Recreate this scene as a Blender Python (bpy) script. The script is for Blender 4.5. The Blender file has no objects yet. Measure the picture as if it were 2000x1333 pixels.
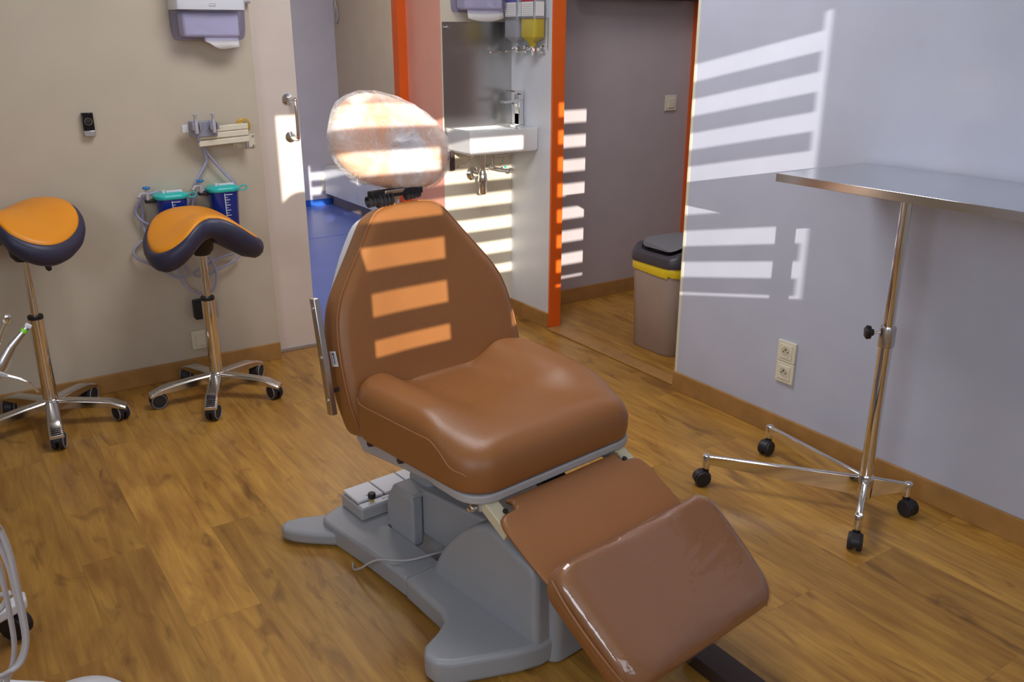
import bpy, bmesh, math, random
from math import sin, cos, pi, radians, sqrt, atan2, degrees
from mathutils import Vector, Matrix
random.seed(7)
scene = bpy.context.scene
COL = scene.collection

# ------------------------------------------------------------------ camera
F = 1716.0; PITCH = radians(19.3); YAW = radians(33.9); CH = 1.45
FW = Vector((sin(YAW)*cos(PITCH), cos(YAW)*cos(PITCH), -sin(PITCH)))
RT = Vector((cos(YAW), -sin(YAW), 0)); UP = RT.cross(FW)
cam = bpy.data.cameras.new('camera'); co = bpy.data.objects.new('camera', cam); COL.objects.link(co)
co.location = (0, 0, CH)
co.rotation_euler = (pi/2-PITCH, 0, -YAW)
cam.sensor_width = 36; cam.lens = F*36/2000; cam.clip_start = .05
scene.camera = co
def ony(u, v, y):
    d = FW + RT*((u-1000)/F) - UP*((v-666.5)/F)
    return Vector((0, 0, CH)) + d*(y/d.y)

# ------------------------------------------------------------------ exposure, world, sun, area lights
vs = scene.view_settings
vs.view_transform = 'Standard'; vs.look = 'None'; vs.gamma = 1; vs.use_curve_mapping = False
vs.exposure = 0.0
w = bpy.data.worlds.new('sky'); scene.world = w; w.use_nodes = True
wn = w.node_tree.nodes; wl = w.node_tree.links
bg = wn['Background']; bg.inputs[1].default_value = 1.3; bg.inputs[0].default_value = (.55, .72, 1, 1)
SUND = Vector((.39, 1, -.213)).normalized()
sd = bpy.data.lights.new('sun', 'SUN'); so = bpy.data.objects.new('sun', sd); COL.objects.link(so)
sd.energy = 6.6; sd.angle = radians(.22); sd.color = (1, .93, .82)
so.rotation_euler = (-SUND).to_track_quat('Z', 'Y').to_euler()
def area(name, loc, direction, sx, sy, power, color):
    l = bpy.data.lights.new(name, 'AREA'); o = bpy.data.objects.new(name, l); COL.objects.link(o)
    l.shape = 'RECTANGLE'; l.size = sx; l.size_y = sy; l.energy = power; l.color = color
    o.location = loc; o.rotation_euler = Vector(direction).to_track_quat('-Z', 'Y').to_euler()
    return o
area('window_daylight', (.45, -.84, 1.70), (.12, 1, -.12), 2.1, .95, 15, (.84, .91, 1))  # added area light standing in for sky light through the window
area('assumed_side_light', (-1.50, .35, 1.85), (1, .22, -.05), 1.5, .9, 30, (.78, .87, 1))  # assumed soft light from the left; the west wall has no window
area('assumed_ceiling_light', (1.35, 2.45, 2.5), (0, 0, -1), .9, .9, 26, (.97, .96, 1))  # assumed overhead lamp, out of view
area('added_back_room_light', (1.9, 5.6, 2.45), (0, 0, -1), 1.2, 1.6, 33, (1, .96, .92))  # added area light from an unseen source, brightens the back room
area('added_hall_light', (3.5, 3.1, 2.42), (0, 0, -1), .5, .5, 4.5, (1, .92, .96))  # added weak fill for the hall, no lamp modelled

# ------------------------------------------------------------------ materials
def mat(name, col, rough=.5, metal=0, spec=.5, coat=0, bump=0, bscale=60, trans=0, alpha=1, var=0, vscale=6, sss=0, aniso=0, emis=None):
    m = bpy.data.materials.new(name); m.use_nodes = True
    nt = m.node_tree; n = nt.nodes; l = nt.links; b = n['Principled BSDF']
    b.inputs['Base Color'].default_value = (*col, 1)
    b.inputs['Roughness'].default_value = rough; b.inputs['Metallic'].default_value = metal
    b.inputs['Specular IOR Level'].default_value = spec
    b.inputs['Coat Weight'].default_value = coat; b.inputs['Coat Roughness'].default_value = .08
    b.inputs['Transmission Weight'].default_value = trans; b.inputs['Alpha'].default_value = alpha
    if emis: b.inputs['Emission Color'].default_value = (*col, 1); b.inputs['Emission Strength'].default_value = emis
    tc = n.new('ShaderNodeTexCoord')
    nz = n.new('ShaderNodeTexNoise'); nz.inputs['Scale'].default_value = bscale; nz.inputs['Detail'].default_value = 4
    l.new(tc.outputs['Object'], nz.inputs['Vector'])
    if bump:
        bp = n.new('ShaderNodeBump'); bp.inputs['Strength'].default_value = bump; bp.inputs['Distance'].default_value = .002
        l.new(nz.outputs['Fac'], bp.inputs['Height']); l.new(bp.outputs['Normal'], b.inputs['Normal'])
    v = n.new('ShaderNodeTexNoise'); v.inputs['Scale'].default_value = vscale; v.inputs['Detail'].default_value = 3
    l.new(tc.outputs['Object'], v.inputs['Vector'])
    r = n.new('ShaderNodeMapRange'); r.inputs[1].default_value = .3; r.inputs[2].default_value = .7
    r.inputs[3].default_value = 1-(var or .03); r.inputs[4].default_value = 1+(var or .03)
    l.new(v.outputs['Fac'], r.inputs[0])
    mx = n.new('ShaderNodeVectorMath'); mx.operation = 'SCALE'; mx.inputs[0].default_value = col
    l.new(r.outputs[0], mx.inputs['Scale']); l.new(mx.outputs[0], b.inputs['Base Color'])
    return m

def wood_floor(name, c1, c2, dark, plank=.185, length=1.25, rough=.38):
    m = bpy.data.materials.new(name); m.use_nodes = True
    nt = m.node_tree; n = nt.nodes; l = nt.links; b = n['Principled BSDF']
    tc = n.new('ShaderNodeTexCoord'); sp = n.new('ShaderNodeSeparateXYZ'); cb = n.new('ShaderNodeCombineXYZ')
    l.new(tc.outputs['Object'], sp.inputs[0]); l.new(sp.outputs['Y'], cb.inputs['X']); l.new(sp.outputs['X'], cb.inputs['Y'])
    br = n.new('ShaderNodeTexBrick'); br.offset = .37; br.offset_frequency = 2
    br.inputs['Scale'].default_value = 1; br.inputs['Brick Width'].default_value = length; br.inputs['Row Height'].default_value = plank
    br.inputs['Mortar Size'].default_value = .0008; br.inputs['Mortar Smooth'].default_value = 0
    br.inputs['Color1'].default_value = (0, 0, 0, 1); br.inputs['Color2'].default_value = (1, 1, 1, 1); br.inputs['Mortar'].default_value = (.5, .5, .5, 1)
    l.new(cb.outputs[0], br.inputs['Vector'])
    # per-plank shift of the grain
    ofs = n.new('ShaderNodeVectorMath'); ofs.operation = 'MULTIPLY_ADD'
    ofs.inputs[1].default_value = (7.3, 3.1, 5.7)
    l.new(br.outputs['Color'], ofs.inputs[0]); l.new(cb.outputs[0], ofs.inputs[2])
    def noise(sx, sy, detail, dist=0):
        mp = n.new('ShaderNodeMapping'); mp.inputs['Scale'].default_value = (sx, sy, 1)
        l.new(ofs.outputs[0], mp.inputs['Vector'])
        z = n.new('ShaderNodeTexNoise'); z.inputs['Scale'].default_value = 1; z.inputs['Detail'].default_value = detail; z.inputs['Distortion'].default_value = dist
        l.new(mp.outputs[0], z.inputs['Vector']); return z
    g1 = noise(3.0, 30, 8, .9); g2 = noise(2.2, 9, 4, 1.2); g3 = noise(9, 110, 4, .5); kn = noise(5, 14, 3, 1.0)
    ramp = n.new('ShaderNodeValToRGB'); ramp.color_ramp.elements[0].position = .36; ramp.color_ramp.elements[1].position = .63
    ramp.color_ramp.elements[0].color = (*c2, 1); ramp.color_ramp.elements[1].color = (*c1, 1)
    add = n.new('ShaderNodeMath'); add.operation = 'MULTIPLY_ADD'; add.inputs[1].default_value = .55
    l.new(g1.outputs['Fac'], add.inputs[0])
    m2 = n.new('ShaderNodeMath'); m2.operation = 'MULTIPLY'; m2.inputs[1].default_value = .45; l.new(g2.outputs['Fac'], m2.inputs[0]); l.new(m2.outputs[0], add.inputs[2])
    l.new(add.outputs[0], ramp.inputs[0])
    kr = n.new('ShaderNodeMapRange'); kr.inputs[1].default_value = .57; kr.inputs[2].default_value = .74; kr.inputs[3].default_value = 0; kr.inputs[4].default_value = .62
    l.new(kn.outputs['Fac'], kr.inputs[0])
    mk = n.new('ShaderNodeMix'); mk.data_type = 'RGBA'; mk.inputs[7].default_value = (*dark, 1)
    l.new(kr.outputs[0], mk.inputs[0]); l.new(ramp.outputs[0], mk.inputs[6])
    fr = n.new('ShaderNodeMapRange'); fr.inputs[1].default_value = .35; fr.inputs[2].default_value = .65; fr.inputs[3].default_value = .93; fr.inputs[4].default_value = 1.06
    l.new(g3.outputs['Fac'], fr.inputs[0])
    sc = n.new('ShaderNodeVectorMath'); sc.operation = 'SCALE'; l.new(mk.outputs[2], sc.inputs[0]); l.new(fr.outputs[0], sc.inputs['Scale'])
    # plank tone
    sx = n.new('ShaderNodeSeparateColor'); l.new(br.outputs['Color'], sx.inputs[0])
    pt = n.new('ShaderNodeMapRange'); pt.inputs[3].default_value = .82; pt.inputs[4].default_value = 1.12; l.new(sx.outputs[0], pt.inputs[0])
    sc2 = n.new('ShaderNodeVectorMath'); sc2.operation = 'SCALE'; l.new(sc.outputs[0], sc2.inputs[0]); l.new(pt.outputs[0], sc2.inputs['Scale'])
    mo = n.new('ShaderNodeMix'); mo.data_type = 'RGBA'; mo.inputs[7].default_value = (*[d*.8 for d in dark], 1)
    mf = n.new('ShaderNodeMath'); mf.operation = 'MULTIPLY'; mf.inputs[1].default_value = .4; l.new(br.outputs['Fac'], mf.inputs[0])
    l.new(mf.outputs[0], mo.inputs[0]); l.new(sc2.outputs[0], mo.inputs[6])
    l.new(mo.outputs[2], b.inputs['Base Color'])
    b.inputs['Roughness'].default_value = rough
    bp = n.new('ShaderNodeBump'); bp.inputs['Strength'].default_value = .15; bp.inputs['Distance'].default_value = .001
    l.new(g1.outputs['Fac'], bp.inputs['Height']); l.new(bp.outputs['Normal'], b.inputs['Normal'])
    return m

M = {}
M['floor'] = wood_floor('oak_laminate', (.54, .29, .055), (.33, .15, .027), (.12, .045, .012))
M['skirt'] = mat('oak_skirting', (.40, .21, .065), .45, bump=.2, bscale=30, var=.12, vscale=14)
M['beige'] = mat('beige_wall_paint', (.58, .51, .40), .42, bump=.05, bscale=300)
M['door'] = mat('cream_door_panel', (.72, .63, .56), .4)
M['cream'] = mat('cream_wall_paint', (.72, .66, .53), .5, bump=.05, bscale=300)
M['white_wall'] = mat('glossy_white_wall', (.53, .56, .68), .24, bump=.02, bscale=5, coat=.25)
M['side_white'] = mat('white_wall_panel', (.68, .71, .78), .4)
M['hall'] = mat('grey_lilac_wall', (.50, .45, .47), .35)
M['lilac'] = mat('lilac_wall', (.60, .58, .66), .4)
M['room_beige'] = mat('tan_wall', (.52, .42, .30), .5)
M['orange'] = mat('orange_paint', (.80, .13, .012), .4)
M['salmon'] = mat('salmon_paint', (.93, .45, .33), .45)
M['ceil'] = mat('ceiling_white', (.72, .70, .66), .9)
M['blue_floor'] = mat('blue_vinyl', (.12, .17, .50), .3, var=.06, vscale=3)
M['blue_skirt'] = mat('blue_cove', (.03, .13, .55), .35)
M['taupe'] = mat('taupe_plinth', (.36, .29, .24), .5)
M['leather'] = mat('tan_leatherette', (.295, .117, .034), .37, bump=.25, bscale=420, spec=.5)
M['leather_thread'] = mat('tan_piping', (.36, .15, .058), .45)
M['grey'] = mat('blue_grey_plastic', (.34, .355, .385), .38, bump=.15, bscale=500)
M['plate'] = mat('grey_painted_plate', (.42, .41, .42), .4)
M['cream_metal'] = mat('cream_painted_metal', (.68, .62, .44), .4)
M['dark'] = mat('black_plastic', (.012, .011, .014), .45)
M['rubber'] = mat('black_rubber', (.02, .018, .022), .6)
M['chrome'] = mat('chrome', (.80, .79, .78), .08, metal=1)
M['brushed'] = mat('brushed_aluminium', (.62, .61, .62), .28, metal=1)
M['steel'] = mat('stainless_sheet', (.55, .54, .52), .27, metal=1, bump=.05, bscale=30)
M['table_steel'] = mat('polished_stainless', (.66, .68, .70), .16, metal=1)
M['saddle'] = mat('orange_leatherette', (.90, .33, .012), .42, bump=.15, bscale=300)
M['navy'] = mat('navy_leatherette', (.035, .035, .075), .45, bump=.15, bscale=300)
M['white'] = mat('white_plastic', (.74, .76, .82), .35)
M['offwhite'] = mat('ivory_plastic', (.78, .74, .58), .35)
M['ceramic'] = mat('white_ceramic', (.80, .81, .82), .1, coat=.5)
M['lilac_plastic'] = mat('lilac_translucent_plastic', (.40, .39, .66), .15, trans=.25)
M['paper'] = mat('white_paper', (.86, .86, .86), .8)
M['canister'] = mat('deep_blue_canister', (.008, .03, .26), .2, coat=.3)
M['teal'] = mat('turquoise_plastic', (.03, .55, .52), .3)
M['bluecap'] = mat('blue_plastic_cap', (.02, .22, .55), .35)
M['tube'] = mat('clear_lilac_tube', (.46, .46, .68), .2, alpha=.75)
M['greyblue'] = mat('grey_blue_plastic', (.30, .31, .38), .35)
M['bin'] = mat('taupe_bin_plastic', (.42, .33, .28), .45, var=.05)
M['binlid'] = mat('dark_grey_bin_lid', (.07, .065, .08), .4)
M['binflap'] = mat('grey_bin_flap', (.20, .20, .22), .4)
M['yellow'] = mat('yellow_bag', (.85, .62, .02), .3, bump=.6, bscale=40)
M['screen'] = mat('black_screen', (.004, .004, .006), .12)
M['hose'] = mat('light_grey_hose', (.48, .46, .48), .4)
M['slat'] = mat('blind_fabric', (.55, .55, .52), .9)
M['frame'] = mat('window_frame_white', (.7, .7, .7), .5)
M['soapclear'] = mat('clear_soap', (.42, .44, .50), .1, alpha=.75)
M['soapyellow'] = mat('yellow_soap', (.62, .50, .06), .12, alpha=.92)
M['red'] = mat('red_cap', (.6, .03, .06), .4)
M['purple'] = mat('purple_cap', (.14, .13, .45), .4)
M['green'] = mat('green_ring', (.25, .85, .03), .4)
M['amber'] = mat('amber_disc', (.55, .33, .03), .3)
M['headpad'] = mat('peach_headrest_pad', (.90, .56, .34), .5, bump=.2, bscale=200)
_b = M['headpad'].node_tree.nodes['Principled BSDF']; _b.inputs['Subsurface Weight'].default_value = .6; _b.inputs['Subsurface Scale'].default_value = .035; _b.inputs['Subsurface Radius'].default_value = (1, .7, .5)
M['bar'] = mat('dark_brown_rail', (.045, .026, .024), .5)
M['blocker'] = mat('grey_blocker_fabric', (.2, .2, .22), .9)
M['lampglass'] = mat('lamp_diffuser', (.95, .93, .88), .6, emis=.6)  # glowing face of the assumed ceiling lamp

def film(name, tint, base_mix, bumps, dist, rough=.05, vein=False, refl=.09, edge=.6):
    m = bpy.data.materials.new(name); m.use_nodes = True
    nt = m.node_tree; n = nt.nodes; l = nt.links; n.remove(n['Principled BSDF']); out = n['Material Output']
    tc = n.new('ShaderNodeTexCoord')
    bp = None; prev = None
    for sc_, st, d_ in bumps:
        z = n.new('ShaderNodeTexNoise'); z.inputs['Scale'].default_value = sc_; z.inputs['Detail'].default_value = 3; z.inputs['Distortion'].default_value = d_
        l.new(tc.outputs['Object'], z.inputs['Vector'])
        b = n.new('ShaderNodeBump'); b.inputs['Strength'].default_value = st; b.inputs['Distance'].default_value = dist
        l.new(z.outputs['Fac'], b.inputs['Height'])
        if prev: l.new(prev.outputs['Normal'], b.inputs['Normal'])
        prev = b
    gl = n.new('ShaderNodeBsdfGlossy'); gl.inputs['Roughness'].default_value = rough; l.new(prev.outputs['Normal'], gl.inputs['Normal'])
    tr = n.new('ShaderNodeBsdfTransparent'); tr.inputs[0].default_value = (*tint, 1)
    df = n.new('ShaderNodeBsdfDiffuse'); df.inputs[0].default_value = (.92, .91, .92, 1); l.new(prev.outputs['Normal'], df.inputs['Normal'])
    a = n.new('ShaderNodeMixShader'); l.new(tr.outputs[0], a.inputs[1]); l.new(df.outputs[0], a.inputs[2])
    if vein:
        vz = n.new('ShaderNodeTexNoise'); vz.inputs['Scale'].default_value = 9; vz.inputs['Detail'].default_value = 10; vz.inputs['Roughness'].default_value = .72; vz.inputs['Distortion'].default_value = 1.4
        l.new(tc.outputs['Object'], vz.inputs['Vector'])
        mr = n.new('ShaderNodeMapRange'); mr.inputs[1].default_value = .38; mr.inputs[2].default_value = .66
        mr.inputs[3].default_value = base_mix-.16; mr.inputs[4].default_value = base_mix+.40
        l.new(vz.outputs['Fac'], mr.inputs[0])
        # crease lines and the clouded patch where the film bunches up
        cz = n.new('ShaderNodeTexNoise'); cz.inputs['Scale'].default_value = 13; cz.inputs['Detail'].default_value = 2; cz.inputs['Distortion'].default_value = 2.2
        l.new(tc.outputs['Object'], cz.inputs['Vector'])
        c1_ = n.new('ShaderNodeMath'); c1_.operation = 'SUBTRACT'; c1_.inputs[1].default_value = .5; l.new(cz.outputs['Fac'], c1_.inputs[0])
        c2_ = n.new('ShaderNodeMath'); c2_.operation = 'ABSOLUTE'; l.new(c1_.outputs[0], c2_.inputs[0])
        c3_ = n.new('ShaderNodeMapRange'); c3_.inputs[1].default_value = 0; c3_.inputs[2].default_value = .012; c3_.inputs[3].default_value = .38; c3_.inputs[4].default_value = 0; l.new(c2_.outputs[0], c3_.inputs[0])
        ds = n.new('ShaderNodeVectorMath'); ds.operation = 'DISTANCE'; ds.inputs[1].default_value = (.012, .615, 1.135); l.new(tc.outputs['Object'], ds.inputs[0])
        dr = n.new('ShaderNodeMapRange'); dr.inputs[1].default_value = .02; dr.inputs[2].default_value = .10; dr.inputs[3].default_value = .62; dr.inputs[4].default_value = 0; l.new(ds.outputs['Value'], dr.inputs[0])
        dm = n.new('ShaderNodeMath'); dm.operation = 'MULTIPLY'; l.new(dr.outputs[0], dm.inputs[0]); l.new(vz.outputs['Fac'], dm.inputs[1])
        dm2 = n.new('ShaderNodeMath'); dm2.operation = 'MULTIPLY_ADD'; dm2.inputs[1].default_value = 1.7; l.new(dm.outputs[0], dm2.inputs[0]); l.new(mr.outputs[0], dm2.inputs[2])
        sm_ = n.new('ShaderNodeMath'); sm_.operation = 'ADD'; sm_.use_clamp = True; l.new(dm2.outputs[0], sm_.inputs[0]); l.new(c3_.outputs[0], sm_.inputs[1])
        l.new(sm_.outputs[0], a.inputs[0])
        cm_ = n.new('ShaderNodeMix'); cm_.data_type = 'RGBA'; cm_.inputs[6].default_value = (.95, .93, .92, 1); cm_.inputs[7].default_value = (.60, .64, .74, 1)
        l.new(dr.outputs[0], cm_.inputs[0]); l.new(cm_.outputs[2], df.inputs[0])
    else: a.inputs[0].default_value = base_mix
    lw = n.new('ShaderNodeLayerWeight'); lw.inputs['Blend'].default_value = .5; l.new(prev.outputs['Normal'], lw.inputs['Normal'])
    pw = n.new('ShaderNodeMath'); pw.operation = 'POWER'; pw.inputs[1].default_value = 3.2; l.new(lw.outputs['Facing'], pw.inputs[0])
    fm_ = n.new('ShaderNodeMapRange'); fm_.inputs[3].default_value = refl; fm_.inputs[4].default_value = edge; l.new(pw.outputs[0], fm_.inputs[0])
    c = n.new('ShaderNodeMixShader'); l.new(fm_.outputs[0], c.inputs[0]); l.new(a.outputs[0], c.inputs[1]); l.new(gl.outputs[0], c.inputs[2])
    l.new(c.outputs[0], out.inputs[0]); return m
M['crinkle'] = film('crinkled_clear_film', (.98, .97, .97), .22, [(14, .35, 1.5), (40, .3, .8)], .004, .3, vein=True, refl=.04, edge=.12)
M['film'] = film('smooth_clear_film', (1, .99, .98), .02, [(3.0, .55, .9), (12, .06, 2.5)], .014, .03, refl=.08)

# ------------------------------------------------------------------ mesh helpers
class MB:
    def __init__(s): s.v = []; s.f = []; s.mi = []; s.m = 0
    def add(s, vs_, fs):
        o = len(s.v); s.v += [Vector(v) for v in vs_]; s.f += [[o+i for i in f] for f in fs]; s.mi += [s.m]*len(fs); return s
    def box(s, c, d, mtx=None):
        x, y, z = [k/2 for k in d]; c = Vector(c)
        P = [Vector((a, b, e)) for a in (-x, x) for b in (-y, y) for e in (-z, z)]
        P = [(mtx @ p if mtx else p)+c for p in P]
        return s.add(P, [(0, 1, 3, 2), (4, 6, 7, 5), (0, 4, 5, 1), (2, 3, 7, 6), (0, 2, 6, 4), (1, 5, 7, 3)])
    def bb(s, a, b): return s.box([(a[i]+b[i])/2 for i in range(3)], [abs(b[i]-a[i]) for i in range(3)])
    def loft(s, rings, cap0=True, cap1=True, closed=True):
        n = len(rings[0]); V = [p for r in rings for p in r]; Fs = []
        for i in range(len(rings)-1):
            for j in range(n if closed else n-1):
                k = (j+1) % n; Fs.append((i*n+j, i*n+k, (i+1)*n+k, (i+1)*n+j))
        if cap0: Fs.append(tuple(range(n-1, -1, -1)))
        if cap1: Fs.append(tuple((len(rings)-1)*n+j for j in range(n)))
        return s.add(V, Fs)
    def cyl(s, a, b, r0, r1=None, n=20):
        r1 = r0 if r1 is None else r1; a = Vector(a); b = Vector(b); d = (b-a).normalized()
        u = d.orthogonal().normalized(); w_ = d.cross(u)
        return s.loft([[p+(u*cos(2*pi*i/n)+w_*sin(2*pi*i/n))*r for i in range(n)] for p, r in ((a, r0), (b, r1))])
    def lathe(s, prof, o=(0, 0, 0), axis=(0, 0, 1), n=28):
        ring = prof[0][0] > 1e-3 and abs(prof[0][0]-prof[-1][0]) < 1e-6 and len(prof) > 3
        if ring: prof = list(prof)+[prof[0]]
        d = Vector(axis).normalized(); u = d.orthogonal().normalized(); w_ = d.cross(u); o = Vector(o)
        return s.loft([[o+d*h+(u*cos(2*pi*i/n)+w_*sin(2*pi*i/n))*max(r, 1e-4) for i in range(n)] for r, h in prof], not ring, not ring)
    def tube(s, pts, r, n=10, smooth=6, taper=None):
        P = [Vector(p) for p in pts]
        if smooth and len(P) > 2:
            Q = []
            for i in range(len(P)-1):
                p0 = P[max(i-1, 0)]; p1 = P[i]; p2 = P[i+1]; p3 = P[min(i+2, len(P)-1)]
                for k in range(smooth):
                    t = k/smooth
                    Q.append(.5*((2*p1)+(p2-p0)*t+(2*p0-5*p1+4*p2-p3)*t*t+(3*p1-p0-3*p2+p3)*t**3))
            Q.append(P[-1]); P = Q
        rings = []; u = None
        for i, p in enumerate(P):
            d = (P[min(i+1, len(P)-1)]-P[max(i-1, 0)]).normalized()
            u = d.orthogonal().normalized() if u is None else (u-d*u.dot(d)).normalized()
            w_ = d.cross(u); rr = r if taper is None else r+(taper-r)*i/(len(P)-1)
            rings.append([p+(u*cos(2*pi*j/n)+w_*sin(2*pi*j/n))*rr for j in range(n)])
        return s.loft(rings)
    def prism(s, poly, z0, z1, fn=None):
        a = [Vector((x, y, z0)) for x, y in poly]; b = [Vector((x, y, z1)) for x, y in poly]
        if fn: a = [fn(p) for p in a]; b = [fn(p) for p in b]
        return s.loft([a, b])
    def build(s, name, m, parent=None, bevel=0, seg=2, smooth=True, subd=0, mats=None, ang=40):
        me = bpy.data.meshes.new(name); me.from_pydata([tuple(v) for v in s.v], [], s.f); me.update()
        o = bpy.data.objects.new(name, me); COL.objects.link(o)
        for mm in (mats or [m]): me.materials.append(mm)
        if mats:
            for p, i in zip(me.polygons, s.mi): p.material_index = i
        b = bmesh.new(); b.from_mesh(me); bmesh.ops.remove_doubles(b, verts=b.verts, dist=1e-6)
        bmesh.ops.recalc_face_normals(b, faces=b.faces); b.to_mesh(me); b.free()
        if smooth:
            for p in me.polygons: p.use_smooth = True
            try: me.set_sharp_from_angle(angle=radians(ang))
            except Exception: pass
        if bevel:
            mo = o.modifiers.new('bevel', 'BEVEL'); mo.width = bevel; mo.segments = seg; mo.limit_method = 'ANGLE'; mo.angle_limit = radians(35)
            mo.harden_normals = False
        if subd:
            mo = o.modifiers.new('sub', 'SUBSURF'); mo.levels = subd; mo.render_levels = subd
        if parent: o.parent = parent
        return o
def tag(o, label=None, cat=None, group=None, kind=None):
    if label: o['label'] = label
    if cat: o['category'] = cat
    if group: o['group'] = group
    if kind: o['kind'] = kind
    return o
def thing(name, label, cat, loc=(0, 0, 0), rz=0, group=None):
    o = bpy.data.objects.new(name, None); COL.objects.link(o); o.location = loc; o.rotation_euler = (0, 0, rz); o.empty_display_size = .05
    return tag(o, label, cat, group)
def struct(name, mb, m, label, bevel=0, **k):
    return tag(mb.build(name, m, bevel=bevel, smooth=False, **k), label, name.split('_')[0], kind='structure')
def kids(o): return [c for c in COL.objects if c.parent == o]
def copy_tree(o, parent=None):
    c = o.copy(); COL.objects.link(c)
    if parent: c.parent = parent
    for k in kids(o): copy_tree(k, c)
    return c
def sm(a, b, x):
    t = max(0, min(1, (x-a)/(b-a))); return t*t*(3-2*t)
def rrect(hx, hy, r, n=8, cx=0, cy=0):
    out = []
    for qx, qy, a0 in ((1, 1, 0), (-1, 1, 90), (-1, -1, 180), (1, -1, 270)):
        for i in range(n+1):
            a = radians(a0+90*i/n); out.append((cx+qx*(hx-r)+r*cos(a), cy+qy*(hy-r)+r*sin(a)))
    return out
def resample(poly, N):
    P = [Vector((x, y, 0)) for x, y in poly]; L = [0]
    for i in range(len(P)): L.append(L[-1]+(P[(i+1) % len(P)]-P[i]).length)
    out = []
    for k in range(N):
        t = L[-1]*k/N
        for i in range(len(P)):
            if L[i] <= t <= L[i+1] and L[i+1] > L[i]:
                p = P[i].lerp(P[(i+1) % len(P)], (t-L[i])/(L[i+1]-L[i])); out.append((p.x, p.y)); break
    return out

def cushion(poly, c, zbot, zs, H, rad, fn, N=112, under=.012, bulge=.0):
    """closed padded form over an outline: vertical side up to zs(x,y), then a rounded edge of radius rad(x,y) up to H(x,y)"""
    pts = resample(poly, N); rings = []
    def ring(s, zf, out=0):
        r = []
        for x, y in pts:
            dx, dy = x-c[0], y-c[1]; L = sqrt(dx*dx+dy*dy)
            k = max(0, (L-s+out)/L) if s >= 0 else 0
            r.append((c[0]+dx*k, c[1]+dy*k, zf, x, y))
        return r
    def emit(r): rings.append([fn(Vector((a, b, z))) for a, b, z in r])
    emit([(c[0]+(x-c[0])*.5, c[1]+(y-c[1])*.5, zbot) for x, y in pts])
    for ins, dz in ((under, 0), (.003, .004), (0, .012)):
        emit([(c[0]+(x-c[0])*(1-ins/sqrt((x-c[0])**2+(y-c[1])**2)), c[1]+(y-c[1])*(1-ins/sqrt((x-c[0])**2+(y-c[1])**2)), zbot+dz) for x, y in pts])
    for q in (.35, .7, 1.0):
        emit([(x+(x-c[0])*bulge*sin(q*pi*.8), y+(y-c[1])*bulge*sin(q*pi*.8), zbot+.012+(zs(x, y)-zbot-.012)*q) for x, y in pts])
    def top(frac):
        out = []
        for x, y in pts:
            dx, dy = x-c[0], y-c[1]; L = sqrt(dx*dx+dy*dy); R = min(rad(x, y), L*.8)
            d = frac*R if frac <= 1 else R+(L-R)*(frac-1)
            k = (L-d)/L; X, Y = c[0]+dx*k, c[1]+dy*k; t = min(1, d/R)
            zz = zs(x, y)
            out.append((X, Y, zz+(H(X, Y)-zz)*sqrt(max(0, 1-(1-t)**2))))
        return out
    for fr in (.02, .07, .15, .27, .42, .6, .8, 1, 1.12, 1.25, 1.4, 1.55, 1.7, 1.85, 1.97): emit(top(fr))
    mb = MB(); mb.loft(rings); return mb, pts

def caster(parent, loc, heading, r=.03, name='caster', stem=.05, ring=True):
    """twin wheel caster: body part with two wheels as its parts"""
    h = Vector((cos(heading), sin(heading), 0)); ax = Vector((-sin(heading), cos(heading), 0)); L = Vector(loc)
    mb = MB(); wc = Vector((L.x, L.y, r))+h*.012
    hood = []
    for k in range(9):
        a = radians(-10+k*22.5); p = wc+h*cos(a)*(r+.003)+Vector((0, 0, 1))*sin(a)*(r+.003)
        q = wc+h*cos(a)*(r*.55)+Vector((0, 0, 1))*sin(a)*(r*.55)
        hood.append([p-ax*.014, p+ax*.014, q+ax*.014, q-ax*.014])
    mb.loft(hood)
    mb.cyl(L+Vector((0, 0, r*1.3)), L+Vector((0, 0, r*2+stem*.4)), .011, n=14)
    b = mb.build(name, M['dark'], parent, bevel=.002)
    for s_ in (-1, 1):
        c0 = wc+ax*s_*.005; c1 = wc+ax*s_*.020
        wm = MB(); wm.lathe([(r*.6, 0), (r*.93, 0), (r, .003), (r, .012), (r*.9, .016), (r*.3, .017)], c0, ax*s_, 24)
        wh = wm.build('wheel', M['rubber'], b)
        if ring:
            rg = MB(); rg.lathe([(r*.84, .0152), (r*.92, .0155), (r*.90, .0180), (r*.84, .0180), (r*.84, .0152)], c0, ax*s_, 24)
            # rim ring belongs to the same wheel
            me = wh.data; bm = bmesh.new(); bm.from_mesh(me)
            o = len(bm.verts); vs_ = [bm.verts.new(v) for v in rg.v]
            for f in rg.f:
                try: ff = bm.faces.new([vs_[i] for i in f]); ff.material_index = 1; ff.smooth = True
                except Exception: pass
            bm.to_mesh(me); bm.free(); me.materials.append(M['greyblue'])
    return b

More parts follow.
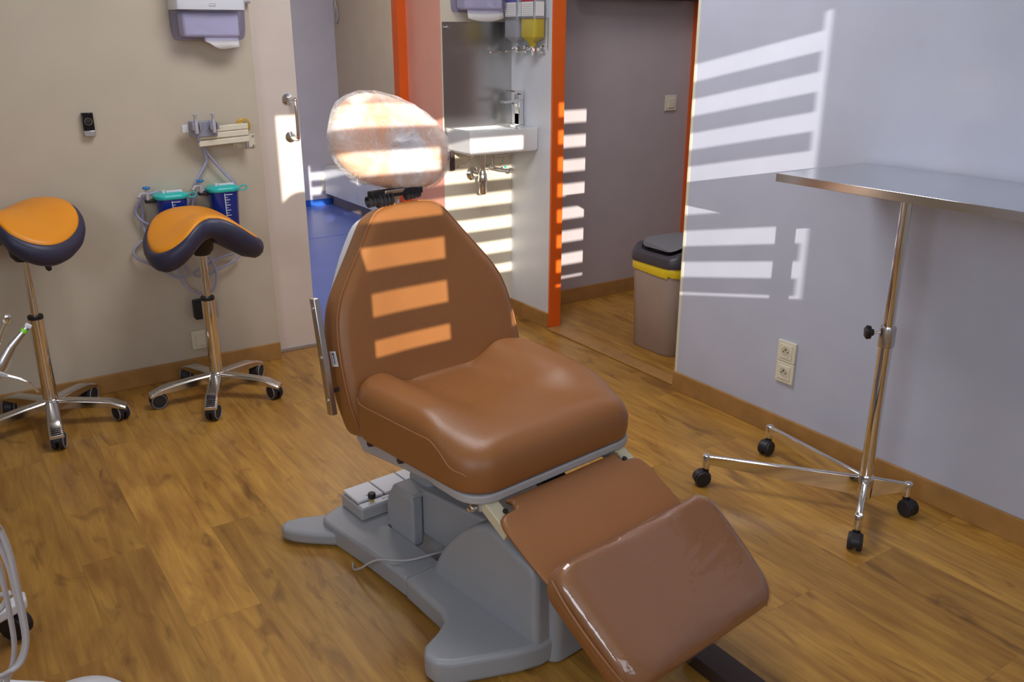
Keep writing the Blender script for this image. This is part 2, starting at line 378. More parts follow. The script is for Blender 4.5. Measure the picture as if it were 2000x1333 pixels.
# ================================================================== SETTING
YB = 3.85; XR = 2.55; HZ = 2.55
mb = MB(); mb.bb((-1.7, -1.0, -.05), (4.4, 3.97, 0)); struct('floor', mb, M['floor'], 'golden oak laminate floor')
mb = MB(); mb.bb((-1.7, -1.0, HZ), (4.4, 4.2, HZ+.05)); struct('ceiling', mb, M['ceil'], 'white ceiling')
mb = MB(); mb.bb((-1.6, YB, 0), (1.268, YB+.06, HZ)); struct('wall_left', mb, M['beige'], 'beige wall behind the saddle stools')
mb = MB(); mb.bb((1.268, YB, 2.12), (2.18, YB+.14, HZ)); struct('wall_above_door', mb, M['beige'], 'beige wall over the doorway')
mb = MB(); mb.bb((2.18, YB, 0), (2.645, 4.2, HZ))
mb.mi[0] = 1
struct('wall_back', mb, None, 'cream wall behind the washbasin with a salmon side', mats=[M['cream'], M['salmon']])
mb = MB(); mb.bb((2.13, 4.2, 0), (2.19, 4.26, 2.2)); struct('trim_1', mb, M['orange'], 'orange strip of door frame')
mb = MB(); mb.bb((2.583, 3.502, 0), (2.645, YB, HZ)); struct('wall_partition', mb, M['side_white'], 'white side wall beside the washbasin')
mb = MB(); mb.bb((2.579, 3.49, 0), (2.649, 3.5025, HZ)); struct('trim_2', mb, M['orange'], 'orange painted end of the side wall')
mb = MB(); mb.bb((2.645, 3.815, 0), (4.3, 3.9, HZ)); struct('wall_hall', mb, M['hall'], 'grey lilac wall of the hall')
mb = MB(); mb.bb((4.2, 2.4, 0), (4.3, 3.82, HZ)); mb.bb((2.65, 2.3, 0), (4.3, 2.4, HZ)); struct('wall_hall_far', mb, M['hall'], 'far walls of the hall')
mb = MB(); mb.bb((3.80, 3.77, 0), (3.98, 3.815, HZ)); struct('trim_3', mb, M['orange'], 'orange door casing at the end of the hall')
mb = MB(); mb.bb((XR, -.9, 0), (2.65, 2.535, HZ)); struct('wall_right', mb, M['white_wall'], 'glossy white wall at the right')
mb = MB(); mb.bb((2.549, 2.525, .08), (2.553, 2.5375, HZ)); mb.bb((2.549, 2.5352, 0), (2.651, 2.539, HZ)); struct('trim_4', mb, M['offwhite'], 'edge strip of the right wall')
mb = MB(); mb.bb((2.55, 2.53, 2.15), (2.65, 3.5, HZ)); struct('wall_over_opening', mb, M['white_wall'], 'white lintel over the hall opening')
mb = MB(); mb.bb((-1.7, -.9, 0), (-1.6, YB, HZ)); struct('wall_west', mb, M['beige'], 'beige wall at the far left')
# window wall behind the camera
XS, ZS = -.9*.39, .9*.213           # shift of the sun plane at y=0 to the window plane
wx = lambda X0: X0+XS
wz = lambda Z0: Z0+ZS
x0, x1, z0, z1 = wx(-.20), wx(1.795), wz(.961), wz(1.958)
mb = MB()
mb.bb((-1.7, -1.0, 0), (x0, -.9, HZ)); mb.bb((x1, -1.0, 0), (2.65, -.9, HZ))
mb.bb((x0, -1.0, 0), (x1, -.9, z0)); mb.bb((x0, -1.0, z1), (x1, -.9, HZ))
struct('wall_window', mb, M['beige'], 'wall with the window behind the camera')
mb = MB()
for a, b in ((.39, .59), (1.09, 1.245)): mb.bb((wx(a), -.93, z0), (wx(b), -.88, z1))
struct('window_1', mb, M['frame'], 'white window mullions')
for a, b, lab in ((-.03, .40, 'left'), (.58, 1.10, 'middle'), (1.222, 1.793, 'right')):
    mb = MB()
    for k in range(-1, 9):
        zb = .9665+.1295*k
        if zb > 1.9: continue
        mb.bb((wx(a), -.878, wz(zb)), (wx(b), -.875, wz(zb+.0655)))
    if lab != 'right': mb.bb((wx(a)-.02, -.879, wz(.93)), (wx(b)+.02, -.876, wz(1.05)))  # wider bottom band, added to keep the sun off the seat
    tag(mb.build('banded_blind', M['slat'], smooth=False), 'banded day and night blind, %s of the three window panes' % lab, 'blind')
# hall threshold and skirting
mb = MB(); mb.bb((2.56, 2.54, 0), (2.64, 3.488, .008)); struct('trim_5', mb, M['skirt'], 'oak threshold strip to the hall', bevel=.003)
mb = MB(); mb.bb((-1.6, YB-.014, 0), (1.268, YB, .08)); struct('baseboard_left', mb, M['skirt'], 'oak skirting of the beige wall', bevel=.002)
mb = MB(); mb.bb((XR-.014, -.9, 0), (XR, 2.537, .08)); struct('baseboard_right', mb, M['skirt'], 'oak skirting of the right wall', bevel=.002)
mb = MB(); mb.bb((2.66, 3.801, 0), (3.80, 3.815, .08)); struct('baseboard_hall', mb, M['skirt'], 'oak skirting of the hall wall', bevel=.002)
mb = MB(); mb.bb((2.569, 3.502, 0), (2.583, YB, .08)); mb.bb((2.18, YB-.014, 0), (2.569, YB, .08)); struct('baseboard_back', mb, M['skirt'], 'oak skirting beside the washbasin', bevel=.002)
mb = MB(); mb.bb((2.645, 3.5, 0), (2.66, 3.815, .08)); struct('baseboard_partition', mb, M['skirt'], 'oak skirting at the hall side of the orange post', bevel=.002)
# back room
mb = MB(); mb.bb((-.6, 3.97, -.05), (3.3, 7.5, 0.001)); struct('floor_back_room', mb, M['blue_floor'], 'blue vinyl floor of the back room')
mb = MB(); mb.bb((-.6, 6.185, .001), (3.18, 6.2, .0018)); struct('trim_6', mb, M['blue_skirt'], 'welded seam across the blue floor')
mb = MB(); mb.bb((-.6, 3.97, 2.55), (3.3, 7.6, 2.6)); struct('ceiling_back_room', mb, M['ceil'], 'ceiling of the back room')
mb = MB(); mb.bb((-.6, 7.45, 0), (3.18, 7.55, HZ)); struct('wall_back_room', mb, M['lilac'], 'lilac wall of the back room')
mb = MB(); mb.bb((3.18, 4.2, 0), (3.28, 7.55, HZ)); struct('wall_back_room_right', mb, M['room_beige'], 'tan wall of the back room')
mb = MB(); mb.bb((2.19, 4.2, 0), (3.18, 4.28, HZ)); mb.bb((-.6, 3.98, 0), (-.5, 7.5, HZ)); mb.bb((-.6, 3.99, 0), (.2, 4.05, HZ)); struct('wall_back_room_near', mb, M['room_beige'], 'near walls of the back room')
mb = MB(); mb.bb((-.5, 7.43, 0), (3.18, 7.45, .055)); mb.bb((3.16, 4.3, 0), (3.18, 7.45, .055)); struct('baseboard_back_room', mb, M['blue_skirt'], 'blue coved skirting of the back room')
mb = MB(); mb.bb((3.165, 5.4, .055), (3.18, 7.43, .10)); struct('trim_7', mb, M['taupe'], 'taupe band above the blue skirting')
# sliding door
d = MB(); d.bb((.25, 3.915, .012), (1.475, 3.955, 2.12))
door = struct('door_1', d, M['door'], 'cream sliding door panel', bevel=.002)
pts = [(1.425, 3.915, 1.175), (1.44, 3.872, 1.178), (1.442, 3.86, 1.155), (1.442, 3.858, 1.03), (1.44, 3.872, 1.006), (1.425, 3.915, 1.01)]
hb = MB(); hb.tube(pts, .0085, 12, 6); hb.lathe([(.024, 0), (.024, .006), (.012, .008)], (1.425, 3.915, 1.175), (0, -1, 0)); hb.lathe([(.024, 0), (.024, .006), (.012, .008)], (1.425, 3.915, 1.01), (0, -1, 0))
hb.build('door_handle', M['chrome'], door)['label'] = 'curved chrome pull handle'
mb = MB(); mb.bb((1.268, 3.90, 0), (2.18, 3.91, .012)); mb.bb((1.268, 3.96, 0), (2.18, 3.975, .012)); mb.bb((1.268, 3.91, 0), (2.18, 3.96, .004))
struct('trim_8', mb, M['brushed'], 'metal floor track of the sliding door')

# ================================================================== TREATMENT CHAIR
chair = thing('treatment_chair', 'tan leatherette treatment chair on a blue-grey floor base', 'chair', (1.205, 1.61, 0), radians(7))
CM = Matrix.Translation((1.205, 1.61, 0)) @ Matrix.Rotation(radians(7), 4, 'Z')
def mirror(half): return half+[(-x, y) for x, y in reversed(half)]
# base
half = [(0, -.185), (-.20, -.182), (-.255, -.165), (-.34, -.125), (-.40, -.095), (-.43, -.065), (-.432, -.025), (-.41, .002), (-.36, .022), (-.32, .045), (-.302, .085), (-.297, .17), (-.292, .262)]
fb = MB(); fb.prism(mirror(half), 0.004, .072)
base = fb.build('floor_base', M['grey'], chair, bevel=.014, seg=4)
half = [(0, .262), (-.286, .262), (-.290, .45), (-.300, .60), (-.302, .665), (-.298, .688), (-.280, .702), (-.20, .728), (0, .765)]
fb = MB(); fb.prism(mirror(half), 0.004, .066)
ob = fb.build('rear_base', M['grey'], chair, bevel=.012, seg=4)
cut = MB(); cut.bb((-.168, .2, .02), (.168, .53, .2)); cutter = cut.build('cutter', M['grey'], chair)
bo = ob.modifiers.new('well', 'BOOLEAN'); bo.operation = 'DIFFERENCE'; bo.object = cutter; bo.solver = 'EXACT'
ob.modifiers.move(1, 0)
bpy.context.view_layer.update()
dg = bpy.context.evaluated_depsgraph_get(); me = bpy.data.meshes.new_from_object(ob.evaluated_get(dg)); ob.modifiers.clear(); ob.data = me
bpy.data.objects.remove(cutter)
mb = MB(); mb.bb((-.16, .27, .004), (.16, .525, .018)); mb.build('well_floor', M['dark'], chair)
for s_ in (-1, 1):
    toe = [(-.27, .60), (-.305, .612), (-.352, .660), (-.388, .705), (-.402, .738), (-.398, .768), (-.375, .782), (-.33, .772), (-.26, .735), (-.22, .70)]
    fb = MB(); fb.prism([(x*-s_, y) for x, y in toe], .004, .045); fb.build('rear_foot', M['grey'], chair, bevel=.012, seg=4)
# front tower (lift cover): side profile in y,z, tapering up
def tower(hw, prof, taper=.0):
    t = MB(); A = []; B = []
    for y, z in prof:
        k = hw-taper*max(0, z-.07)
        A.append(Vector((-k, y, z))); B.append(Vector((k, y, z)))
    t.loft([A, B]); return t
prof = [(.255, .05), (.235, .09), (.205, .15), (.165, .20), (.12, .245), (.075, .28), (.03, .302), (0, .303), (-.03, .296), (-.145, .262), (-.163, .24), (-.170, .15), (-.180, .006), (.0, .006)]
tower(.215, prof, .06).build('lift_cover', M['grey'], chair, bevel=.016, seg=4)
mb = MB(); mb.loft([[Vector((x*k, y*ky-.16, z)) for x, y in rrect(.165, .034, .028, 6)] for z, k, ky in ((.006, 1.06, 1.15), (.05, 1.03, 1.08), (.16, 1.0, 1), (.236, .95, .9), (.25, .92, .6))])
mb.build('front_panel', M['grey'], chair, bevel=.003)
# lifting arm and rear bracket
mb = MB(); A = [Vector((-.13, y, z)) for y, z in ((.44, .075), (.44, .215), (.0, .262), (-.02, .12), (.2, .075))]; B = [Vector((.13, p.y, p.z)) for p in A]
mb.loft([A, B]); mb.build('lift_arm', M['grey'], chair, bevel=.008, seg=3)
for s_ in (-1, 1):
    mb = MB(); pr_ = [(.392, .206), (.392, .05), (.41, .036), (.45, .036), (.510, .060), (.528, .09), (.528, .14), (.515, .18), (.492, .210)]
    xa, xb = s_*.132, s_*.170
    mb.loft([[Vector((xa, y, z)) for y, z in pr_], [Vector((xb, y, z)) for y, z in pr_]]); mb.build('bracket_cheek', M['grey'], chair, bevel=.008, seg=3)
mb = MB(); mb.bb((-.168, .392, .200), (.168, .492, .216)); mb.loft([[Vector((x*s1, y, z)) for x, y in rrect(.11*1, .055, .02, 4, 0, .45)] for z, s1 in ((.212, 1), (.33, .75), (.385, .8))])
mb.build('seat_column', M['grey'], chair, bevel=.006)
# seat plate: thin tray under the cushion
def plate_poly(ext=0):
    P = rrect(.262+ext, .262+ext, .07, 8, 0, .245); return P
mb = MB(); mb.prism([(x*(1-.075*sm(.10, .24, y)), y) for x, y in resample(plate_poly(.022), 96)], .402, .424); mb.build('seat_plate', M['plate'], chair, bevel=.004)
mb = MB()
A = [(.50, .402), (.52, .385), (.485, .352), (.29, .375), (.10, .392), (.06, .402)]
for s_ in (-1, 1): mb.loft([[Vector((s_*.225, y, z)) for y, z in A], [Vector((s_*.262, y, z)) for y, z in A]])
mb.bb((-.225, .10, .375), (.225, .49, .402)); mb.build('seat_frame', M['plate'], chair, bevel=.004)
for y, z in ((.43, .392), (.285, .397), (.14, .401)):
    mb = MB(); mb.cyl((-.256, y, z+.008), (-.277, y, z+.010), .010, n=16); mb.build('screw_cap', M['bar'], chair, bevel=.002)
# seat cushion
seat_out = []
for x, y in rrect(.306, .262, .085, 10, 0, .221):
    t = (y+.04)/.60; k = 1-.065*sm(.45, 0, t)
    seat_out.append((x*k, y))
def seatH(x, y):
    b = sm(.09, .215, abs(x)); f = sm(.02, .20, y)
    z = .536+.046*b*(.15+.85*f)+.010*sm(.30, .10, y)*(1-b) - .016*sm(.15, .42, y)*(1-b)
    return z
def seatS(x, y): return .478+.052*sm(.02, .12, y)
mb, sp_ = cushion(seat_out, (0, .25), .424, seatS, seatH, lambda x, y: .050+.03*sm(.10, .0, y)-.018*sm(.35, .45, y), lambda p: p, bulge=.006)
cu = mb.build('seat_cushion', M['leather'], chair, subd=1, ang=180)
# seam that runs along the left and right sides and turns down at the front
for s_ in (-1, 1):
    ed = sorted([(y, x) for x, y in sp_ if x*s_ > 0 and y > -.012 and (abs(x) > .27 or y < .2) and y < .45], reverse=True)
    P = [(x*1.004, y+(0 if y > .05 else -.001), seatS(x, y)+.001) for y, x in ed][::2]
    P.append((P[-1][0]*.93, P[-1][1]-.013, .458)); P.append((P[-1][0]*.965, P[-1][1]-.004, .434))
    mb = MB(); mb.tube(P, .0022, 6, 3); mb.build('seam', M['leather_thread'], cu)
# backrest, modelled in its own plane: a across, b up the back, c out to the front
BT = Vector((0, .30, 1)).normalized(); BN = Vector((0, -1, .30)).normalized(); BO = Vector((0, .46, .515))
def bk(p): return BO + Vector((p.x*.977+.007, 0, 0)) + BT*p.y + BN*p.z
wh_ = [(-.105, .270), (-.10, .288), (-.08, .300), (-.03, .308), (0, .312), (.05, .314), (.10, .313), (.16, .309), (.21, .301), (.25, .289), (.285, .271), (.32, .247), (.36, .216), (.40, .185), (.44, .155), (.475, .128), (.492, .110), (.505, .08), (.510, .04)]
right = [(w_, b_) for b_, w_ in wh_]
back_out = right+[(-x, y) for x, y in reversed(right)]
def backH(x, y): return .0-.022*(1-sm(.06, .24, abs(x)/(1-.9*max(0, y-.2)) if y < .9 else 0))*sm(.52, .3, y)*sm(-.1, .05, y)
mb, _ = cushion(back_out, (0, .2), -.105, lambda x, y: -.020, backH, lambda x, y: .035, bk, N=128, bulge=.006)
br = mb.build('backrest', M['leather'], chair, subd=1, ang=180)
for s_ in (-1, 1):
    mb = MB(); mb.tube([tuple(bk(Vector((s_*w_*1.004, b_, -.016)))) for b_, w_ in wh_[2:]], .0024, 6, 3); mb.build('seam', M['leather_thread'], br)
# grey shell behind the backrest
so_ = [(x*(.88+.07*sm(.30, .42, y)), (y-.2)*.96+.2) for x, y in back_out]
mb, _ = cushion(so_, (0, .2), -.165, lambda x, y: -.13, lambda x, y: -.104, lambda x, y: .02, bk, N=96)
mb.build('backrest_shell', M['white'], chair, ang=60)
# maker's tag on the left side seam
tg = MB(); c0 = bk(Vector((-.3135, .125, -.045)))
def tagp(a, b): return bk(Vector((-.3165, .125+b, -.036+a)))
tg.add([tagp(-.026, -.021), tagp(.008, -.021), tagp(.008, .021), tagp(-.026, .021)], [(0, 1, 2, 3)])
q = [v-Vector((.0015, 0, 0)) for v in tg.v]; tg.add(q, [(0, 1, 2, 3)]); tg.f += [[0, 1, 5, 4], [1, 2, 6, 5], [2, 3, 7, 6], [3, 0, 4, 7]]; tg.mi += [0]*4
tagob = tg.build('fabric_tag', M['paper'], chair); tagob['label'] = 'small white fabric tag with blue print'
pm = MB()
def strip(a0, a1, b0, b1):
    P = [tagp(a, b)-Vector((.0022, 0, 0)) for a, b in ((a0, b0), (a1, b0), (a1, b1), (a0, b1))]; pm.add(P, [(0, 1, 2, 3)])
strip(-.008, -.005, -.014, .017)
for i in range(5): strip(-.008, -.0015, -.014+i*.006, -.0105+i*.006)
strip(-.010, -.002, .012, .017)
for i in range(6): strip(-.018, -.0165, -.015+i*.005, -.012+i*.005); strip(.003, .0045, -.015+i*.005, -.012+i*.005)
pm.build('tag_print', M['canister'], tagob)
# side rail with two pins
rt_ = Vector((-.330, .518, .474)); rb_ = Vector((-.330, .572, .790))
rd = (rb_-rt_).normalized(); mb = MB()
mx = Matrix([(1, 0, 0), (0, rd.z, rd.y), (0, -rd.y, rd.z)])
mb.box((rt_+rb_)/2+Vector((0, -.0, 0)), (.017, .026, (rb_-rt_).length), mx)
rail = mb.build('side_rail', M['brushed'], chair, bevel=.002)
for t in (.13, .5, .92):
    p = rt_.lerp(rb_, t); mb = MB(); mb.cyl(p-Vector((.0115, 0, 0)), p-Vector((.007, 0, 0)), .006, n=12); mb.build('bolt', M['chrome'], rail)
for t in (.2,):
    p = rt_.lerp(rb_, t); mb = MB(); mb.cyl(p, p+Vector((.075, 0.0, 0)), .006, n=12); mb.build('rail_pin', M['bar'], rail)
# headrest mount
mb = MB(); st = [(-.055, .64, .955), (-.05, .63, 1.00), (-.035, .618, 1.04)]
mb.loft([[Vector(p)+Vector((dx*w_, dy, 0)) for dx, dy in ((-.03, -.008), (.03, -.008), (.03, .008), (-.03, .008))] for p, w_ in zip(st, (1.1, .8, 1.1))])
mb.build('headrest_stem', M['brushed'], chair, bevel=.003)
for cx, r, L in ((-.095, .016, .05), (-.065, .021, .05), (.03, .014, .05)):
    kb = MB(); o_ = Vector((cx-L/2, .625, 1.012+(.004 if cx > 0 else 0)))
    for i in range(4): kb.lathe([(r*.75, i*L/4), (r, i*L/4+.002), (r, i*L/4+L/4-.003), (r*.75, (i+1)*L/4-.0005)], o_, (1, .0, .10), 16)
    kb.build('headrest_knob', M['dark'], chair)
kb = MB(); kb.bb((-.11, .613, 1.02), (.06, .64, 1.04)); kb.build('headrest_bracket', M['dark'], chair, bevel=.003)
# headrest pad
HN = Vector((.05, -1, .18)).normalized(); HC = Vector((-.004, .652, 1.160)); HT0 = (Vector((0, 0, 1))-HN*HN.z).normalized(); HA0 = HT0.cross(HN)*-1
if HA0.x < 0: HA0 = -HA0
ra = radians(-19); HA = HA0*cos(ra)+HT0*sin(ra); HT = -HA0*sin(ra)+HT0*cos(ra)
def hd(p): return HC + HA*p.x + HT*p.y + HN*p.z
def egg(a, b, k=.10, n=72, e=2.35):
    out = []
    for i in range(n):
        t = 2*pi*i/n; c_, s_ = cos(t), sin(t)
        x = a*abs(c_)**(2/e)*(1 if c_ > 0 else -1); y = b*abs(s_)**(2/e)*(1 if s_ > 0 else -1)
        out.append((x, y*(1+k*x/a*-1*.6)))
    return out
mb, _ = cushion(egg(.190, .124), (0, 0), -.035, lambda x, y: -.012, lambda x, y: .032-.014*max(0, 1-(x/.09)**2)*max(0, 1-(y/.07)**2), lambda x, y: .05, hd, N=96)
hp_ = mb.build('headrest', M['headpad'], chair, subd=1, ang=180)
# leg section: calf panel and foot cushion
CT = Vector((0, -1, -.527)).normalized(); CN = Vector((0, -.527, 1)).normalized(); CO = Vector((0, -.083, .388))
def cf(p): return CO + Vector((p.x, 0, 0)) - CT*p.y + CN*p.z      # y up towards the seat
half = [(0, .040), (-.190, .040), (-.197, .038), (-.190, .035), (-.183, .022), (-.190, .010), (-.205, .008), (-.228, .006), (-.243, -.004), (-.250, -.025), (-.250, -.12), (-.243, -.24), (-.235, -.30), (0, -.30)]
mb, _ = cushion(mirror([(x, y) for x, y in half]), (0, -.1), -.018, lambda x, y: -.010, lambda x, y: .0, lambda x, y: .014, cf, N=160)
mb.build('calf_pad', M['leather'], chair, ang=180)
for s_ in (-1, 1):
    mb = MB(); P0 = cf(Vector((s_*.222, .075, -.032))); P1 = cf(Vector((s_*.222, -.03, -.03)))
    dd = (P1-P0).normalized(); mx = Matrix([(1, 0, 0), (0, -dd.y, dd.z*-1), (0, -dd.z, dd.y*-1)])
    mb.box((P0+P1)/2, (.038, .115, .03), Matrix.Rotation(atan2(.527, 1), 3, 'X'))
    hg = mb.build('hinge_arm', M['cream_metal'], chair, bevel=.003)
    mb = MB(); mb.bb((s_*.215-.03, -.012, .372), (s_*.215+.03, .03, .402)); mb.build('hinge_block', M['plate'], chair, bevel=.003)
    mb = MB(); mb.cyl((s_*.252, .0, .385), (s_*.264, .0, .385), .009, n=14); mb.cyl((s_*.262, .0, .385), (s_*.272, .0, .385), .006, n=6); mb.build('hinge_bolt', M['chrome'], chair)
    mb = MB(); mb.cyl(cf(Vector((s_*.208, .018, -.016))), cf(Vector((s_*.208, .018, -.012))), .007, n=12); mb.build('hinge_hole', M['dark'], hg)
    mb = MB(); mb.box(cf(Vector((s_*.2, -.15, -.03))), (.03, .30, .018), Matrix.Rotation(atan2(.527, 1), 3, 'X')); mb.build('leg_strut', M['plate'], chair, bevel=.003)
mb = MB(); mb.box(cf(Vector((0, -.15, -.05))), (.20, .12, .03), Matrix.Rotation(atan2(.527, 1), 3, 'X')); mb.box((0, -.06, .335), (.08, .2, .03), Matrix.Rotation(.5, 3, 'X')); mb.build('leg_actuator', M['dark'], chair, bevel=.004)
FT = Vector((0, -1, -.718)).normalized(); FN = Vector((0, -.718, 1)).normalized(); FO = Vector((0, -.296, .357))
def ft(p): return FO + Vector((p.x, 0, 0)) - FT*p.y + FN*p.z
fo = []
for x, y in rrect(.27, .152, .05, 10, 0, -.137):
    t = sm(.02, -.29, y); fo.append((x*(1-.06*t+.02*sin(pi*min(1, max(0, -y/.29)))), y))
def footH(x, y): return .002+.004*(1-(x/.27)**2)
mb, foot_pts = cushion(fo, (0, -.137), -.080, lambda x, y: -.022-.006*sm(-.2, -.3, y), footH, lambda x, y: .032+.05*sm(-.22, -.3, y), ft, bulge=.004)
fc = mb.build('foot_cushion', M['leather'], chair, subd=1, ang=180)
for s_ in (-1, 1):
    P = [(s_*.272, -.005), (s_*.276, -.06), (s_*.275, -.13), (s_*.268, -.20), (s_*.259, -.245), (s_*.243, -.272), (s_*.215, -.289)]
    mb = MB(); mb.tube([tuple(ft(Vector((x, y, -.019-.006*sm(-.2, -.3, y))))) for x, y in P], .0023, 6, 5); mb.build('seam', M['leather_thread'], fc)
mb = MB(); mb.prism(rrect(.225, .12, .03, 5, 0, -.14), -.096, -.078, ft); mb.build('foot_plate', M['plate'], chair, bevel=.003)

# film over the foot cushion
def film_mesh():
    mb, _ = cushion([(x*1.012, (y+.137)*1.03-.137) for x, y in fo], (0, -.137), -.068, lambda x, y: -.020-.006*sm(-.2, -.3, y), lambda x, y: footH(x, y)+.0045+.0012*sin(40*x+9*sin(22*y)), lambda x, y: .034+.05*sm(-.22, -.3, y), ft, bulge=.006)
    return mb
def open_bottom(mb, nring=1):
    n = 112; keep = [(f, m_) for f, m_ in zip(mb.f, mb.mi) if min(f) >= n*nring]
    mb.f = [k[0] for k in keep]; mb.mi = [k[1] for k in keep]; return mb
fm = open_bottom(film_mesh(), 4)
fm.build('plastic_sheet', M['film'], fc, ang=180)['label'] = 'clear shiny plastic sheet'
# film hood over the headrest
mb, _ = cushion(egg(.196, .130), (0, 0), -.045, lambda x, y: -.014, lambda x, y: .040-.006*max(0, 1-(x/.11)**2), lambda x, y: .06, hd, N=120)
from mathutils import noise as mnoise
for i, v in enumerate(mb.v):
    q = v*16; a = mnoise.noise(q)+.5*mnoise.noise(q*2.3)
    r_ = 1-abs(mnoise.noise(v*24+Vector((3, 1, 7))))
    v += (v-HC).normalized()*(.003*a+.004*r_**6)
mb.build('plastic_hood', M['crinkle'], hp_, ang=180, subd=1)['label'] = 'crinkled clear plastic hood'

# foot control on the rear of the base
fc_ = thing('foot_control', 'white three-pedal foot control lying on the rear of the chair base', 'foot control', tuple(CM @ Vector((-.090, .645, .068))), radians(5))
mb = MB(); mb.bb((-.128, -.064, .0), (.16, .064, .038)); mb.build('housing', M['plate'], fc_, bevel=.004)
for i in range(3):
    x = -.122+i*.094
    mb = MB(); mb.bb((x, -.032, .042), (x+.088, .062, .051)); pd = mb.build('pedal', M['white'], fc_, bevel=.002)
    mb = MB(); xc = x+.050; mb.bb((xc-.012, -.0150, .0511), (xc+.012, -.0138, .0516))
    for s_ in (-1, 1): mb.add([(xc+s_*.016, -.0144, .0516), (xc+s_*.010, -.0119, .0516), (xc+s_*.010, -.0169, .0516)], [(0, 1, 2)])
    mb.build('pedal_arrow', M['dark'], pd, smooth=False)
mb = MB(); mb.bb((-.124, -.063, .038), (.16, -.036, .044)); mb.build('front_strip', M['white'], fc_, bevel=.0015)
mb = MB()
for x in (-.05, -.042, -.034, -.018, -.006, .004, .016): mb.bb((x, -.054, .0441), (x+.006, -.046, .0444))
mb.build('printed_marks', M['greyblue'], fc_, smooth=False)
mb = MB(); mb.cyl((-.082, -.045, .044), (-.082, -.045, .058), .006, n=14); mb.build('knob_stem', M['amber'], fc_)
mb = MB(); mb.lathe([(.0, .056), (.011, .056), (.012, .058), (.012, .070), (.010, .073), (0, .073)], (-.082, -.045, 0)); mb.build('knob', M['dark'], fc_)
mb = MB(); mb.tube([CM @ Vector(p) for p in ((-.06, .30, .05), (-.16, .29, .078), (-.24, .32, .074), (-.30, .38, .071), (-.325, .43, .03), (-.325, .47, .006), (-.31, .50, .005))], .0032, 8, 6)
tag(mb.build('power_cable', M['hose']), 'thin grey cable looping over the left edge of the chair base to the floor', 'cable')

# ================================================================== SADDLE STOOLS
def saddle(t, zc, tilt=0, W=.202, L=.168, side=.10):
    N = 96
    def H(x, y):
        ax = abs(x)/W; yy = y/L
        k = (1-yy)/2
        return .010*yy*yy + .018*max(0, yy) - k*side*(1-cos(pi*min(1, ax)))/2 - (1-k)*.045*ax*ax - .02*ax**4
    def e(phi, r=1.0, out=0.0):
        c_, s_ = cos(phi), sin(phi)
        x = W*abs(c_)**.74*(1 if c_ > 0 else -1); y = L*abs(s_)**.74*(1 if s_ > 0 else -1)
        wf = 1-.10*(y/L); x *= wf
        # the near edge is notched between the thighs
        y += .055*max(0, 1-abs(x)/(W*.55))**1.2*(1 if y < 0 else 0)*min(1, -y/L*1.2 if y < 0 else 0)
        d = Vector((x, y, 0)).normalized()
        return Vector((x*r, y*r, 0))+d*out
    ph = [2*pi*i/N for i in range(N)]
    def P(phi, r, out, dz):
        p = e(phi, r, 0); z = H(p.x, p.y); q = e(phi, r, out)
        return Vector((q.x, q.y, z+dz))
    mb = MB(); rings = []
    for r in (.02, .2, .4, .6, .75, .86, .93, .97): rings.append([P(a, r, 0, .012*(1-r**6)+.006) for a in ph])
    rings.append([P(a, .985, 0, .003) for a in ph]); rings.append([P(a, 1, 0, -.003) for a in ph]); rings.append([P(a, .97, 0, -.02) for a in ph])
    mb.loft(rings)
    T_ = Matrix.Rotation(tilt, 4, 'X')
    for v in mb.v: v[:] = (T_ @ v)+Vector((0, 0, zc))
    pad = mb.build('seat_pad', M['saddle'], t, ang=180)
    mb = MB(); rings = []
    for out, dz, r in ((-.004, -.002, .995), (.003, -.001, 1), (.010, -.006, 1), (.017, -.02, 1), (.018, -.038, 1), (.012, -.058, 1), (-.002, -.072, 1), (-.02, -.080, 1), (-.05, -.080, .9), (-.06, -.07, .5), (0, -.06, .05)):
        rings.append([P(a, r, out, dz) for a in ph])
    mb.loft(rings, cap0=False)
    for v in mb.v: v[:] = (T_ @ v)+Vector((0, 0, zc))
    mb.build('seat_rim', M['navy'], t, ang=180)
    for s_ in (-1, 1):
        pts = []
        for i in range(9):
            k = i/8; x = s_*(.03+.12*k); y = .02+.075*sin(k*pi*.55); pts.append(T_ @ Vector((x, y, H(x, y)+.0175-.010*k*k))+Vector((0, 0, zc)))
        mb = MB(); mb.tube(pts, .0011, 5, 3); mb.build('seam', M['saddle'], pad)
